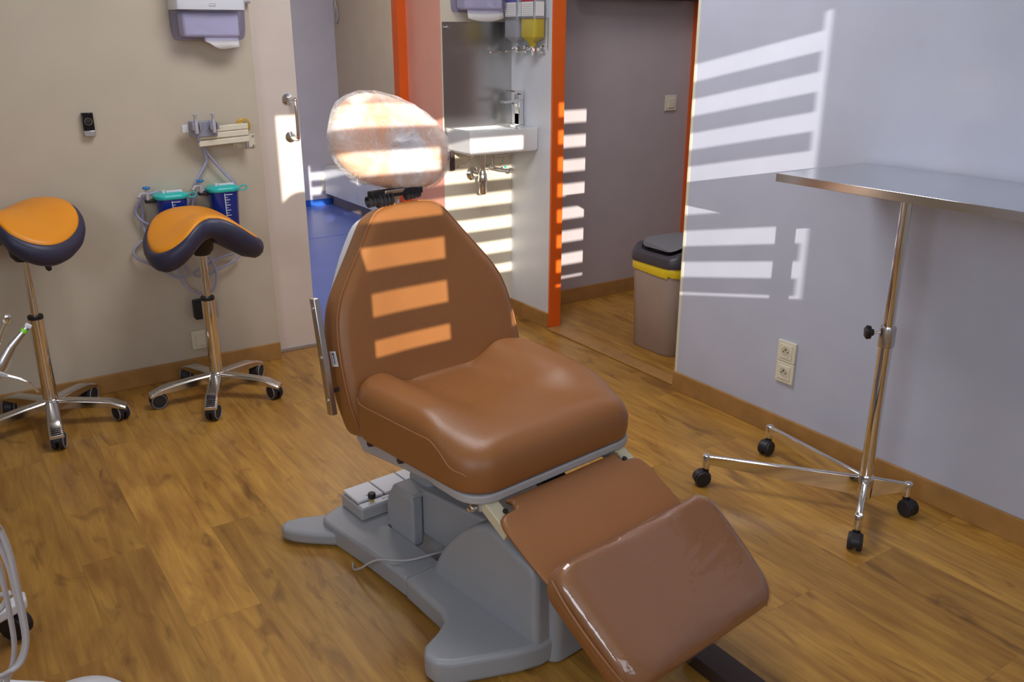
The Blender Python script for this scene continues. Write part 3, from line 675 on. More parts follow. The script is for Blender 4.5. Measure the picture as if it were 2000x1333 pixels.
def stool(t, h_mount, h_collar, a0, zseat, tilt, lever_a, **kw):
    mb = MB(); mb.lathe([(0, h_mount), (.03, h_mount), (.045, h_mount+.02), (.05, h_mount+.06), (.07, h_mount+.10), (0, h_mount+.10)], (0, 0, 0)); mb.build('tilt_mount', M['dark'], t)
    mb = MB(); mb.cyl((0, 0, h_collar-.02), (0, 0, h_mount+.01), .014, n=24); mb.build('upper_column', M['chrome'], t)
    mb = MB(); mb.lathe([(.014, h_collar+.006), (.0265, h_collar+.006), (.0275, h_collar), (.0265, h_collar-.008), (.014, h_collar-.008)]); mb.build('collar', M['dark'], t)
    mb = MB(); mb.lathe([(0, .075), (.034, .075), (.034, .10), (.030, .112), (.0265, .115), (.0255, h_collar-.006), (0, h_collar-.006)]); mb.build('lower_column', M['chrome'], t)
    for i in range(5):
        a = a0+2*pi*i/5; d = Vector((cos(a), sin(a), 0)); n_ = Vector((-sin(a), cos(a), 0)); up = Vector((0, 0, 1))
        S = [(.02, .110, .024, .036), (.10, .104, .023, .034), (.18, .096, .024, .030), (.218, .090, .025, .026), (.272, .066, .025, .014)]
        rings = []
        for r, z, hw, hh in S:
            c0 = d*r+up*z; rings.append([c0+n_*x*hw+up*y for x, y in ((-1, -hh), (1, -hh), (1, -.006), (.75, 0), (-.75, 0), (-1, -.006))])
        mb = MB(); mb.loft(rings)
        for k in range(5):
            r = .226+.009*k; z = .0855-(r-.222)*.43; c0 = d*r+up*(z+.0008); mx = Matrix([(d.x, n_.x, 0), (d.y, n_.y, 0), (0, 0, 1)])
            mb.box(c0, (.0045, .044, .003), mx)
        mb.build('base_leg', M['brushed'] if i % 1 else M['stoolmetal'], t, bevel=.0015)
        caster(t, tuple(d*.252), a+random.uniform(-.9, .9)+pi, r=.033, stem=-.02)
    mb = MB(); d = Vector((cos(lever_a), sin(lever_a), 0))
    mb.tube([d*.03+Vector((0, 0, h_mount+.045)), d*.075+Vector((0, 0, h_mount+.02)), d*.10+Vector((0, 0, h_mount-.004))], .0035, 8, 4)
    lv = mb.build('height_lever', M['dark'], t)
    mb = MB(); mb.lathe([(0, 0), (.006, .002), (.010, .016), (.010, .03), (.005, .038), (0, .038)], d*.092+Vector((0, 0, h_mount+.004)), d*.45+Vector((0, 0, -1))); mb.build('lever_grip', M['dark'], lv)
    saddle(t, zseat, tilt, **kw)
M['stoolmetal'] = mat('polished_aluminium', (.66, .64, .62), .16, metal=1)
st2 = thing('saddle_stool', 'orange and navy saddle stool standing in front of the blue suction canisters', 'stool', (.886, 3.54, 0), radians(6), 'orange saddle stools')
stool(st2, .615, .435, radians(242), .765, radians(-5), radians(70))
st1 = thing('saddle_stool', 'taller orange and navy saddle stool cut off by the left edge of the photo', 'stool', (.268, 3.61, 0), radians(0), 'orange saddle stools')
stool(st1, .662, .445, radians(265), .838, radians(-2), radians(-50), L=.18, side=.082)
for k in kids(st1):
    if k.name.startswith('seat_'): k.rotation_euler = (0, 0, radians(-46))

# ================================================================== INSTRUMENT TABLE
TX, TY = 2.318, 1.437
tb = thing('instrument_table', 'stainless steel instrument table with one chrome column and four black casters, against the right wall', 'table', (TX, TY, 0), 0)
mb = MB(); z_ = 1.060
xa, xb, ya, yb = 2.108-TX, 2.528-TX, .86-TY, 1.735-TY
mb.bb((xa, ya, z_-.003), (xb, yb, z_))
for a, b in (((xa, ya), (xa+.0025, yb)), ((xb-.0025, ya), (xb, yb)), ((xa, ya), (xb, ya+.0025)), ((xa, yb-.0025), (xb, yb))): mb.bb((a[0], a[1], z_-.024), (b[0], b[1], z_-.0005))
mb.build('tabletop', M['table_steel'], tb, bevel=.0015)
mb = MB(); mb.bb((-.10, -.14, z_-.010), (.10, .14, z_-.0035)); mb.build('support_plate', M['brushed'], tb)
mb = MB(); mb.cyl((0, 0, .54), (0, 0, z_-.006), .0160, n=28); mb.build('upper_column', M['chrome'], tb)
mb = MB(); mb.cyl((0, 0, .05), (0, 0, .57), .0200, n=28); mb.build('lower_column', M['chrome'], tb)
mb = MB(); mb.lathe([(.0155, .625), (.0225, .625), (.0235, .622), (.0235, .565), (.0225, .562), (.0155, .562)]); mb.build('clamp_collar', M['brushed'], tb)
kd = Vector((-.72, .62, 0)).normalized()
mb = MB(); mb.cyl(kd*.018+Vector((0, 0, .605)), kd*.045+Vector((0, 0, .605)), .0035, n=10); mb.build('clamp_screw', M['chrome'], tb)
mb = MB(); n_ = 40; c0 = kd*.040+Vector((0, 0, .605)); u = Vector((0, 0, 1)); w_ = kd.cross(u)
mb.loft([[c0+kd*h+(u*cos(2*pi*i/n_)+w_*sin(2*pi*i/n_))*(r+.0022*cos(10*pi*i/n_)) for i in range(n_)] for h, r in ((0, .007), (.006, .009), (.010, .018), (.022, .020), (.025, .016))]); mb.build('star_knob', M['dark'], tb)
mb = MB(); mb.lathe([(0, .055), (.024, .055), (.0245, .128), (.0205, .134), (0, .134)]); mb.build('hub', M['chrome'], tb)
for (x, y), hd_ in zip(((2.03, 1.845), (2.392, 1.885), (2.418, 1.352), (2.118, 1.318)), (2.7, 3.3, 4.6, 3.7)):
    e_ = Vector((x-TX, y-TY, 0)); d = e_.normalized(); n_ = Vector((-d.y, d.x, 0)); L = e_.length
    rings = []
    for r, zt, zb, hw in ((.015, .125, .058, .009), (L-.008, .110, .080, .009)):
        c0 = d*r; rings.append([c0+n_*-hw+Vector((0, 0, zb)), c0+n_*hw+Vector((0, 0, zb)), c0+n_*hw+Vector((0, 0, zt-.003)), c0+n_*hw*.6+Vector((0, 0, zt)), c0-n_*hw*.6+Vector((0, 0, zt)), c0-n_*hw+Vector((0, 0, zt-.003))])
    mb = MB(); mb.loft(rings); mb.lathe([(0, .062), (.0125, .062), (.0135, .066), (.0135, .108), (.011, .112), (0, .112)], e_); mb.build('leg', M['chrome'], tb, bevel=.001)
    cs = caster(tb, tuple(e_), hd_, r=.027, ring=False)

# ================================================================== LEFT WALL THINGS
WY = YB
def on(u, v, off=0): return ony(u, v, WY-off)
# towel dispensers
def dispenser(name, label, x0, x1, zb, h, cover_z, depth=.11, yw=YB):
    t = thing(name, label, 'dispenser', ((x0+x1)/2, yw, zb), 0, 'paper towel dispensers')
    hw = (x1-x0)/2
    def ringat(z, k, dep, bot):
        return [Vector((x, -dep+ (dep*0), z)) for x in (0,)]
    # tinted lower body
    prof = [(.0, .035), (.010, .012), (.03, .0)]
    def shell(za, zb_, d0, d1, rr, k0=1, k1=1):
        m_ = MB(); rings = []
        for z, k, dd in ((za, k0, d0), (zb_, k1, d1)):
            rings.append([Vector((x*k, y, z)) for x, y in [(hw, 0), (hw, -dd+.035), (hw-.010, -dd+.012), (hw-.04, -dd), (0, -dd-.006), (-hw+.04, -dd), (-hw+.010, -dd+.012), (-hw, -dd+.035), (-hw, 0)]])
        return m_.loft(rings)
    b = MB(); rings = []
    for z, k, dd in ((0, .90, .085), (.006, .95, .098), (.02, .98, .104), (.045, 1, .108), (cover_z-zb, 1.0, .118)):
        rings.append([Vector((x*k, y, z)) for x, y in [(hw, 0), (hw, -dd+.03), (hw-.010, -dd+.010), (hw-.035, -dd), (0, -dd-.004), (-hw+.035, -dd), (-hw+.010, -dd+.010), (-hw, -dd+.03), (-hw, 0)]])
    b.loft(rings); bo_ = b.build('tinted_window', M['lilac_glass'], t, bevel=.002)
    st = MB(); st.bb((-hw*.80, -.092, .012), (hw*.80, -.01, cover_z-zb-.01)); st.build('towel_stack', M['paper'], t, bevel=.01)
    c = MB(); rings = []
    for z, k, dd in ((cover_z-zb, 1.01, .121), (cover_z-zb+.02, 1.012, .124), (h*.8, 1.0, .126), (h*.95, .95, .11), (h, .85, .08)):
        rings.append([Vector((x*k, y, z)) for x, y in [(hw, 0), (hw, -dd+.03), (hw-.010, -dd+.010), (hw-.035, -dd), (0, -dd-.004), (-hw+.035, -dd), (-hw+.010, -dd+.010), (-hw, -dd+.03), (-hw, 0)]])
    c.loft(rings); c.build('cover', M['white'], t, bevel=.002)
    return t, hw
M['lilac_glass'] = film('lilac_tinted_plastic', (.78, .77, .93), .12, [(20, .1, 0)], .002, .08)
M['lilac_glass'].node_tree.nodes['Diffuse BSDF'].inputs[0].default_value = (.50, .49, .76, 1)
t, hw = dispenser('towel_dispenser', 'white and lilac paper towel dispenser high on the beige wall at the left', .944, 1.222, 1.425, .30, 1.538)
pm = MB(); rows = []
for i in range(9):
    x = -.03+.135*i/8; dz = [-.0, -.008, -.02, -.028, -.031, -.030, -.027, -.024, -.022][i]
    rows.append([Vector((x, -.075, .03)), Vector((x, -.082, 0)), Vector((x, -.086-.004*sin(i), dz-.004))])
V = [p for r in rows for p in r]; pm.add(V, [(i*3+j, (i+1)*3+j, (i+1)*3+j+1, i*3+j+1) for i in range(8) for j in range(2)])
pp = pm.build('paper_towel', M['paper'], t); so1 = pp.modifiers.new('thick', 'SOLIDIFY'); so1.thickness = .0012
lg = MB(); lg.tube([(-.012, -.1285, .128), (.012, -.1285, .128), (.012, -.1285, .136), (-.012, -.1285, .136), (-.012, -.1285, .128)], .0008, 6, 0); lg.build('embossed_mark', M['plate'], t)
t, hw = dispenser('towel_dispenser', 'lilac paper towel dispenser above the washbasin, cut off by the top edge of the photo', 2.235, 2.50, 1.545, .32, 1.66)
pm = MB(); V = []
for i in range(9):
    x = -.085+.2*i/8; k = 1-((i-4)/4)**2
    V += [(x, -.07, .04), (x, -.08, 0), (x, -.085, -.026-.016*k)]
pm.add(V, [(i*3+j, (i+1)*3+j, (i+1)*3+j+1, i*3+j+1) for i in range(8) for j in range(2)])
pp = pm.build('paper_towel', M['paper'], t); so1 = pp.modifiers.new('thick', 'SOLIDIFY'); so1.thickness = .0012
mb = MB(); mb.box((1.252, 3.83, 1.572), (.028, .03, .010)); mb.box((1.243, 3.842, 1.572), (.006, .016, .02)); tag(mb.build('wall_clip', M['brushed'], bevel=.001), 'small metal clip at the top of the beige wall edge, beside the dispenser', 'clip')
# thermostat
t = thing('wall_controller', 'small black and grey control box with a round dial on the beige wall', 'controller', (.588, YB, 1.115))
mb = MB(); mb.bb((-.020, -.024, -.022), (.020, 0, .045)); mb.build('casing', M['screen'], t, bevel=.002)
mb = MB(); mb.bb((-.020, -.027, -.045), (.020, 0, -.0225)); mb.build('lower_cover', M['brushed'], t, bevel=.002)
mb = MB(); mb.lathe([(.0125, 0), (.0140, 0), (.0140, .003), (.0125, .003)], (0, -.0235, .012), (0, -1, 0), 32); mb.build('dial_ring', M['chrome'], t)
mb = MB(); mb.lathe([(0, 0), (.0105, 0), (.0095, .006), (0, .007)], (0, -.0235, .012), (0, -1, 0), 32); mb.build('dial', M['dark'], t)
# suction arm
t = thing('folding_wall_bracket', 'cream folding wall bracket with a grey holder for two suction handpieces', 'bracket', (1.18, YB, 1.0))
L_ = lambda v: Vector(v)-Vector((1.18, YB, 1.0))
for (xa, xb, zc, yy, sl) in ((1.062, 1.196, 1.079, .062, .006), (.985, 1.196, 1.052, .062, .008), (.986, 1.196, 1.024, .062, .010)):
    mb = MB(); a = L_((xa, YB-yy, zc-sl/2)); b = L_((xb, YB-yy, zc+sl/2)); hz = .0118
    mb.loft([[a+Vector((0, -.011, -hz)), a+Vector((0, .011, -hz)), a+Vector((0, .011, hz)), a+Vector((0, -.011, hz))], [b+Vector((0, -.011, -hz)), b+Vector((0, .011, -hz)), b+Vector((0, .011, hz)), b+Vector((0, -.011, hz))]])
    mb.build('arm_bar', M['offwhite'], t, bevel=.003)
for x, za, zb_ in ((1.188, .985, 1.02), (1.188, 1.03, 1.10), (.995, 1.016, 1.06)):
    mb = MB(); mb.cyl(L_((x, YB-.062, za)), L_((x, YB-.062, zb_)), .0085, n=16); mb.build('pivot', M['brushed'], t)
mb = MB(); mb.bb(L_((1.145, YB-.006, .985)), L_((1.240, YB, 1.04))); mb.bb(L_((1.180, YB-.062, .99)), L_((1.196, YB-.004, 1.012))); pl_ = mb.build('wall_plate', M['offwhite'], t, bevel=.002)
for x, z in ((1.153, .992), (1.232, .992), (1.232, 1.032)):
    mb = MB(); mb.cyl(L_((x, YB-.006, z)), L_((x, YB-.009, z)), .004, n=10); mb.build('screw', M['brushed'], pl_)
mb = MB(); mb.bb(L_((.955, YB-.085, 1.048)), L_((1.062, YB-.05, 1.112))); mb.build('holder_block', M['greyblue'], t, bevel=.003)
mb = MB(); mb.bb(L_((.928, YB-.062, 1.068)), L_((.952, YB-.055, 1.098))); mb.build('side_flap', M['white'], t, bevel=.001)
for x in (.975, 1.046):
    mb = MB()
    for dx in (-.016, .012): mb.bb(L_((x+dx-.002, YB-.112, 1.078)), L_((x+dx+.006, YB-.085, 1.106)))
    mb.bb(L_((x-.018, YB-.09, 1.078)), L_((x+.018, YB-.084, 1.106))); mb.build('holder_fork', M['greyblue'], t, bevel=.0015)
mb = MB(); mb.lathe([(0, 0), (.031, 0), (.031, .008), (.027, .011), (0, .011)], (1.195, YB, 1.078), (0, -1, 0), 36)
tag(mb.build('amber_disc', M['amber']), 'round amber disc on the beige wall behind the folding bracket', 'disc')
# suction handpieces + hoses
for i, (x, lab) in enumerate(((.975, 'grey suction handpiece standing in the left fork of the wall holder'), (1.046, 'grey suction handpiece standing in the right fork of the wall holder'))):
    t = thing('suction_handpiece', lab, 'handpiece', (x, YB-.1, 1.095), 0, 'suction handpieces in the holder')
    mb = MB(); mb.lathe([(0, -.03), (.008, -.03), (.009, .01), (.007, .016), (.006, .038), (.0075, .04), (.0075, .046), (0, .046)]); mb.build('body', M['hose'], t)
    mb = MB(); mb.bb((-.012, -.004, .044), (.004, .004, .049)); mb.build('lever', M['hose'], t, bevel=.001)
def px(pts, off=.03): return [ony(u, v, YB-off) for u, v in pts]
S8 = lambda x, y: (240+x/4.76, 340+y/4.76)
def tube8(name, raw, r, label, off=.03, pre=()):
    P = [ony(u, v, YB-o) for u, v, o in pre]+[ony(*S8(x, y), YB-(off+.006*sin(i*1.7))) for i, (x, y) in enumerate(raw)]
    m_ = MB(); m_.tube(P, r, 10, 7); return tag(m_.build(name, M['tube']), label, 'tube', 'clear suction tubes on the beige wall')
tube8('suction_tube', [(700, 30), (660, 130), (640, 220), (560, 300), (430, 350), (350, 400), (300, 430)], .0058, 'thick clear tube hanging from the left handpiece down behind the near saddle stool', pre=((375, 236, .10), (383, 262, .085), (392, 283, .06), (400, 300, .04), (402, 318, .03)))
tube8('suction_tube', [(950, 0), (1020, 70), (1070, 150), (1000, 220), (860, 310), (800, 360)], .0055, 'clear tube falling from the right handpiece across the right-hand canister', pre=((411, 236, .10), (405, 250, .085), (392, 270, .065), (398, 288, .05), (415, 312, .035)))
tube8('suction_tube', [(330, 160), (230, 200), (140, 280), (120, 360), (170, 430), (240, 470), (290, 500), (330, 540)], .0055, 'clear tube looping out to the left of the left-hand canister')
tube8('suction_tube', [(175, 185), (168, 260), (185, 340), (185, 430), (205, 540), (225, 600), (160, 640), (100, 720), (140, 790), (230, 830), (340, 870), (470, 950), (570, 960), (605, 920), (560, 830), (540, 780)], .005, 'clear tube from the left valve, winding down past the left lobe of the saddle', off=.026)
tube8('suction_tube', [(665, 130), (650, 190), (640, 260), (635, 340)], .005, 'short clear tube hanging from the right valve between the canisters')
tube8('suction_tube', [(800, 130), (700, 180), (650, 250), (640, 300), (590, 400), (560, 560), (545, 800), (520, 900), (560, 1010), (640, 1080), (730, 1110), (830, 1080), (870, 980), (860, 880), (800, 770)], .005, 'long clear tube from the right-hand canister that hangs lowest, to the collar of the stool', off=.035)
tube8('suction_tube', [(1080, 760), (1000, 830), (880, 890), (790, 940), (680, 950), (670, 910), (760, 860), (900, 780), (1030, 740)], .005, 'clear tube doubled in a flat loop behind the stool column', off=.028)
# canisters
for (xl, xr, zt, lab) in ((.778, .918, .832, 'left of the two deep blue suction canisters with turquoise lids'), (.993, 1.133, .842, 'right of the two deep blue suction canisters with turquoise lids')):
    xc = (xl+xr)/2; hw = (xr-xl)/2*.92
    t = thing('suction_canister', lab, 'canister', (xc, YB-.062, zt-.20), 0, 'suction canisters on the beige wall')
    mb = MB(); rings = []
    for z, k in ((0, .74), (.01, .80), (.17, .92), (.18, .95)): rings.append([Vector((x*k, y*k, z)) for x, y in rrect(hw, .052, .035, 6)])
    mb.loft(rings); cb = mb.build('jar', M['canister'], t, ang=50)
    mb = MB(); rings = []
    for z, k in ((.178, 1.0), (.184, 1.06), (.192, 1.05), (.200, .85), (.204, .5)): rings.append([Vector((x*k, y*k, z)) for x, y in rrect(hw, .052, .035, 6)])
    mb.loft(rings); ld = mb.build('lid', M['teal'], t, ang=50)
    mb = MB(); mb.bb((-.02, -.02, .200), (.045, -.005, .210)); mb.cyl((-.03, -.02, .198), (-.03, -.02, .214), .007, n=12); mb.build('lid_clip', M['white'], ld, bevel=.001)
    mb = MB(); mb.tube([(hw*.9, -.03, .19), (hw+.02, -.035, .20), (hw+.03, -.035, .188), (hw+.015, -.035, .178), (hw, -.03, .182)], .003, 8, 5); mb.build('lid_strap', M['teal'], ld)
    mb = MB()
    for i in range(6):
        z = .165-.022*i; k = .80+.12*z/.17+.004
        mb.bb((-.006, -.052*k-.0012, z), (.014 if i else .026, -.052*k+.002, z+.003))
        if i < 5: mb.bb((-.006, -.052*k-.0012, z-.011), (.006, -.052*k+.002, z-.009))
    mb.bb((-.008, -.0488, .172), (-.005, -.046, .05)); mb.build('scale', M['white'], cb, smooth=False)
    v = MB(); v.cyl((-hw-.025, .0, .178), (-hw-.025, .0, .222), .0075, n=14); v.tube([(-hw-.025, 0, .205), (-hw-.05, -.01, .205), (-hw-.064, -.02, .192)], .0055, 8, 4); v.build('valve', M['hose'], t)
    v = MB(); v.lathe([(0, .222), (.014, .222), (.016, .226), (.014, .231), (0, .232)], (-hw-.025, 0, 0)); v.build('valve_cap', M['bluecap'], t)
    v = MB(); v.bb((-hw-.035, -.01, .165), (-hw+.01, .02, .178)); v.bb((-.03, .045, .13), (.03, .062, .17)); v.build('wall_mount', M['dark'], t, bevel=.002)
# black box + socket behind the stool column
mb = MB(); mb.bb((.893, YB-.045, .265), (.978, YB, .350)); tag(mb.build('wall_adapter', M['dark'], bevel=.007, seg=3), 'black adapter box on the beige wall, half hidden by the near stool column', 'adapter')
def socket(name, label, cat, o, nrm, n=1, size=.08, m_='offwhite', rock=False, group=None, vert=True):
    """o: centre on the wall; nrm: wall normal ('y' faces -y, 'x' faces -x)"""
    t = thing(name, label, cat, o, 0 if nrm == 'y' else -pi/2, group)
    s = size/2
    mb = MB(); mb.bb((-s, -.010, -s), (s, 0, s)); mb.build('frame', M[m_], t, bevel=.002)
    mb = MB(); mb.bb((-s*.68, -.013, -s*.68), (s*.68, -.0095, s*.68)); ins = mb.build('insert', M[m_], t, bevel=.0012)
    if rock:
        mb = MB(); mb.bb((-s*.55, -.016, -s*.6), (s*.55, -.012, s*.6)); mb.build('rocker', M[m_], t, bevel=.001)
    else:
        r = s*.5
        mb = MB(); mb.lathe([(r*1.08, .0128), (r*1.08, .0142), (r*.98, .0142), (r*.93, .0132)], (0, 0, 0), (0, -1, 0), 32); mb.build('socket_ring', M[m_], t)
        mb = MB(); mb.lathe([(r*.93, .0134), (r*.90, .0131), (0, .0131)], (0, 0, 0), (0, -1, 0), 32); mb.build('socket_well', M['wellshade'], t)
        mb = MB()
        for dx, dz in ((-.0095, 0), (.0095, 0)): mb.cyl((dx, -.0131, dz), (dx, -.0139, dz), .0026, n=10)
        mb.cyl((0, -.0131, .0095), (0, -.018, .0095), .0024, n=10); mb.build('pin_holes', M['dark'], ins)
    return t
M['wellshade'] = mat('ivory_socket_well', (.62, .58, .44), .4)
socket('wall_socket', 'pale wall switch low on the beige wall behind the near stool column', 'switch', (.915, YB, .163), 'y', rock=True, m_='offwhite', size=.085)
socket('wall_socket', 'upper of the two ivory sockets low on the right wall', 'socket', (XR, 1.965, .340), 'x', group='ivory sockets on the right wall')
socket('wall_socket', 'lower of the two ivory sockets low on the right wall', 'socket', (XR, 1.965, .258), 'x', group='ivory sockets on the right wall')
socket('light_switch', 'ivory square light switch on the grey wall of the hall', 'switch', (3.655, 3.815, 1.075), 'y', rock=True, size=.085)
socket('wall_socket', 'upper half of the ivory double socket on the lilac wall of the back room', 'socket', (3.005, 7.45, .235), 'y', size=.075)
socket('wall_socket', 'lower half of the ivory double socket on the lilac wall of the back room', 'socket', (3.005, 7.45, .158), 'y', size=.075)
# back room low cabinet + cord
t = thing('low_cabinet', 'low white cabinet along the tan wall of the back room', 'cabinet', (3.0, 6.6, 0))
mb = MB(); mb.bb((-.0, -1.3, .10), (.165, .83, .345)); mb.build('body', M['white'], t, bevel=.006)
mb = MB(); mb.bb((.05, -1.28, .0), (.16, .81, .10)); mb.build('plinth', M['taupe'], t)
for i in range(3):
    mb = MB(); mb.bb((-.016, -1.29+i*.705, .105), (-.001, -.595+i*.705, .34)); mb.build('door', M['white'], t, bevel=.003)
mb = MB(); mb.tube([(3.17, 7.38, 1.78), (3.165, 7.37, 1.66), (3.165, 7.40, 1.58), (3.165, 7.36, 1.54), (3.165, 7.33, 1.60), (3.168, 7.36, 1.68), (3.17, 7.39, 1.78)], .006, 8, 6)
tag(mb.build('hanging_cord', M['hose']), 'looped grey cord hanging at the top of the tan wall in the back room', 'cord')

# ================================================================== WASHBASIN NICHE
mb = MB(); mb.bb((2.186, YB-.003, .955), (2.582, YB, 1.503)); t = mb.build('steel_splashback', M['steel'])
tag(t, 'brushed steel sheet on the wall above the washbasin', 'splashback')
mb = MB(); mb.lathe([(0, 0), (.006, 0), (.006, .01), (.009, .01), (.009, .016), (0, .017)], (2.212, YB-.003, 1.478), (0, -1, 0), 12); mb.build('bolt', M['chrome'], t)
t = thing('washbasin', 'small white rectangular washbasin in the niche beside the orange post', 'washbasin', (2.385, 3.73, .90))
bx0, bx1, by0, by1 = -.197, .196, -.12, .119
o_ = [(bx0+.0, by0), (bx1, by0), (bx1, by1), (bx0+.012, by1)]
def q4(a, z): return [Vector((x, y, z)) for x, y in a]
inn = [(bx0+.022, by0+.02), (bx1-.11, by0+.02), (bx1-.11, by1-.03), (bx0+.03, by1-.03)]
ib = [(bx0+.045, by0+.045), (bx1-.13, by0+.045), (bx1-.13, by1-.05), (bx0+.05, by1-.05)]
sc_ = lambda a, k, cx=0, cy=.02: [(cx+(x-cx)*k, cy+(y-cy)*k) for x, y in a]
mb = MB(); mb.loft([q4(sc_(o_, .96), .0), q4(o_, .012), q4(o_, .112), q4(inn, .112), q4(inn, .104), q4(ib, .045)], cap0=True, cap1=True)
mb.build('bowl', M['ceramic'], t, bevel=.004, seg=3, ang=30)
mb = MB(); mb.lathe([(0, 0), (.016, 0), (.018, .003), (.012, .004), (0, .004)], (-.03, 0, .045)); mb.build('drain_ring', M['chrome'], t)
# faucet
t = thing('tap', 'square chrome lever tap standing on the right side of the washbasin', 'tap', (2.548, 3.745, 1.012))
mb = MB(); mb.bb((-.026, -.024, 0), (.026, .024, .006)); mb.build('base_plate', M['chrome'], t, bevel=.002)
mb = MB(); mb.bb((-.003, -.021, .006), (.024, .021, .125)); mb.build('body', M['chrome'], t, bevel=.002)
mb = MB(); P = [(-.090, .112), (-.040, .116), (-.018, .108), (-.006, .09), (-.003, .06), (-.003, .006)]; Q = [(-.090, .124), (-.035, .128), (.0, .125), (.012, .10), (.015, .06), (.015, .006)]
mb.loft([[Vector((P[i][0], s1*.019, P[i][1])) if 0 else Vector((P[i][0], -.019, P[i][1])), Vector((P[i][0], .019, P[i][1])), Vector((Q[i][0], .019, Q[i][1])), Vector((Q[i][0], -.019, Q[i][1]))] for i in range(6)]); mb.build('spout', M['chrome'], t, bevel=.001)
mb = MB(); mb.loft([[Vector((x, s_*w_, z+dz)) for s_, dz in ((-1, 0), (1, 0), (1, h), (-1, h))] for x, z, w_, h in ((-.078, .172, .006, .004), (-.045, .168, .012, .006), (-.012, .160, .02, .012), (.024, .150, .021, .022))]); mb.bb((-.006, -.02, .127), (.024, .02, .152)); mb.build('lever', M['chrome'], t, bevel=.001)
# trap
t = thing('bottle_trap', 'chrome bottle trap under the washbasin', 'trap', (2.352, 3.765, .68))
mb = MB(); mb.lathe([(0, 0), (.015, .003), (.02, .012), (.021, .06), (.024, .062), (.025, .075), (.021, .105), (.016, .118), (.016, .125), (0, .125)]); mb.build('cup', M['chrome'], t)
mb = MB(); mb.cyl((0, 0, .12), (.004, 0, .222), .0135, n=20); mb.lathe([(0, .205), (.032, .21), (.034, .218), (0, .219)]); mb.build('inlet_pipe', M['chrome'], t)
mb = MB(); mb.cyl((0, 0, .095), (-.012, .078, .097), .011, n=18); mb.lathe([(.011, 0), (.030, 0), (.033, .004), (.022, .014), (.011, .015)], (-.012, .0845, .097), (0, -1, 0)); mb.build('outlet_pipe', M['chrome'], t)
# valve
t = thing('angle_valve', 'chrome shut-off valve with a small blue mark under the washbasin', 'valve', (2.46, 3.80, .80))
mb = MB(); mb.tube([(-.07, .03, .012), (-.045, -.01, .010), (-.02, -.02, .004), (.03, -.02, -.008), (.06, -.02, -.012)], .007, 10, 4); mb.cyl((-.045, .049, .010), (-.045, -.01, .010), .012, n=14); mb.build('body', M['chrome'], t)
mb = MB(); mb.lathe([(0, 0), (.013, 0), (.013, .02), (.009, .024), (0, .024)], (.062, -.02, -.012), (1, 0, -.2)); mb.build('handwheel', M['chrome'], t)
mb = MB(); mb.lathe([(0, 0), (.006, 0), (.006, .006), (0, .006)], (.032, -.028, .008), (0, -1, 0)); mb.build('mark', M['teal'], t)
mb = MB(); mb.cyl((-.03, -.015, .01), (-.035, -.02, .07), .008, n=12); mb.build('riser', M['brushed'], t)
mb = MB(); mb.tube([(2.41, 3.80, .885), (2.45, 3.80, .868), (2.50, 3.80, .862), (2.55, 3.79, .87), (2.565, 3.79, .885), (2.55, 3.79, .893), (2.52, 3.80, .885), (2.51, 3.80, .87), (2.50, 3.80, .85), (2.49, 3.80, .81)], .0028, 8, 6)
tag(mb.build('supply_hose', M['brushed']), 'thin braided hose looped under the right side of the washbasin', 'hose')
mb = MB(); mb.tube([(2.33, 3.82, .87), (2.28, 3.80, .845), (2.245, 3.80, .83), (2.225, 3.80, .835), (2.235, 3.80, .82), (2.205, 3.80, .815)], .003, 8, 5); mb.cyl((2.285, 3.80, .848), (2.255, 3.80, .832), .006, n=12)
tag(mb.build('drain_chain', M['chrome']), 'small metal pull with a thin wire under the left side of the washbasin', 'wire')
mb = MB(); mb.bb((2.168+.015, 3.78, .812), (2.19+.013, 3.80, .905)); mb.bb((2.184, 3.80, .86), (2.202, YB, .90)); o_ = mb.build('basin_bracket', M['bar'], bevel=.002)
tag(o_, 'dark metal bracket under the left end of the washbasin', 'bracket')
# soap bottles on the side wall
for i, (yc, lab, cap, liq) in enumerate(((3.738, 'bottle of clear hand soap hanging nearer the steel sheet', 'purple', 'soapclear'), (3.597, 'bottle of yellow hand soap hanging nearer the orange post', 'red', 'soapyellow'))):
    t = thing('soap_bottle', lab, 'soap bottle', (2.535, yc, 1.39), 0, 'soap bottles above the washbasin')
    mb = MB(); rings = []
    for z, k in ((.0, .25), (.02, .35), (.042, .95), (.048, 1), (.125, 1)): rings.append([Vector((x*k, y*k, z)) for x, y in rrect(.034, .060, .02, 5)])
    mb.loft(rings); mb.build('liquid', M[liq], t, ang=40)
    mb = MB(); rings = []
    for z, k in ((.1255, .995), (.225, .995), (.235, .94)): rings.append([Vector((x*k, y*k, z)) for x, y in rrect(.034, .060, .02, 5)])
    mb.loft(rings); sh = mb.build('bottle_shoulder', M['soapclear'], t, ang=40)
    mb = MB(); mb.bb((-.0365, -.050, .137), (-.0345, .040, .20)); mb.bb((-.028, -.0625, .137), (.02, -.0605, .20)); lb_ = mb.build('paper_label', M['paper'], t, bevel=.0)
    mb = MB()
    for k in range(6): mb.bb((-.0372, -.046, .142+.009*k), (-.0366, .034, .144+.009*k))
    mb.build('label_lines', M['hose'], lb_, smooth=False)
    mb = MB(); mb.bb((-.037, -.052, .202), (.03, .044, .235)); mb.build('label_band', M[cap], t, bevel=.002)
    mb = MB(); mb.lathe([(0, -.038), (.005, -.038), (.007, -.02), (.011, -.018), (.011, .0), (0, .004)]); mb.build('nozzle', M['white'], t)
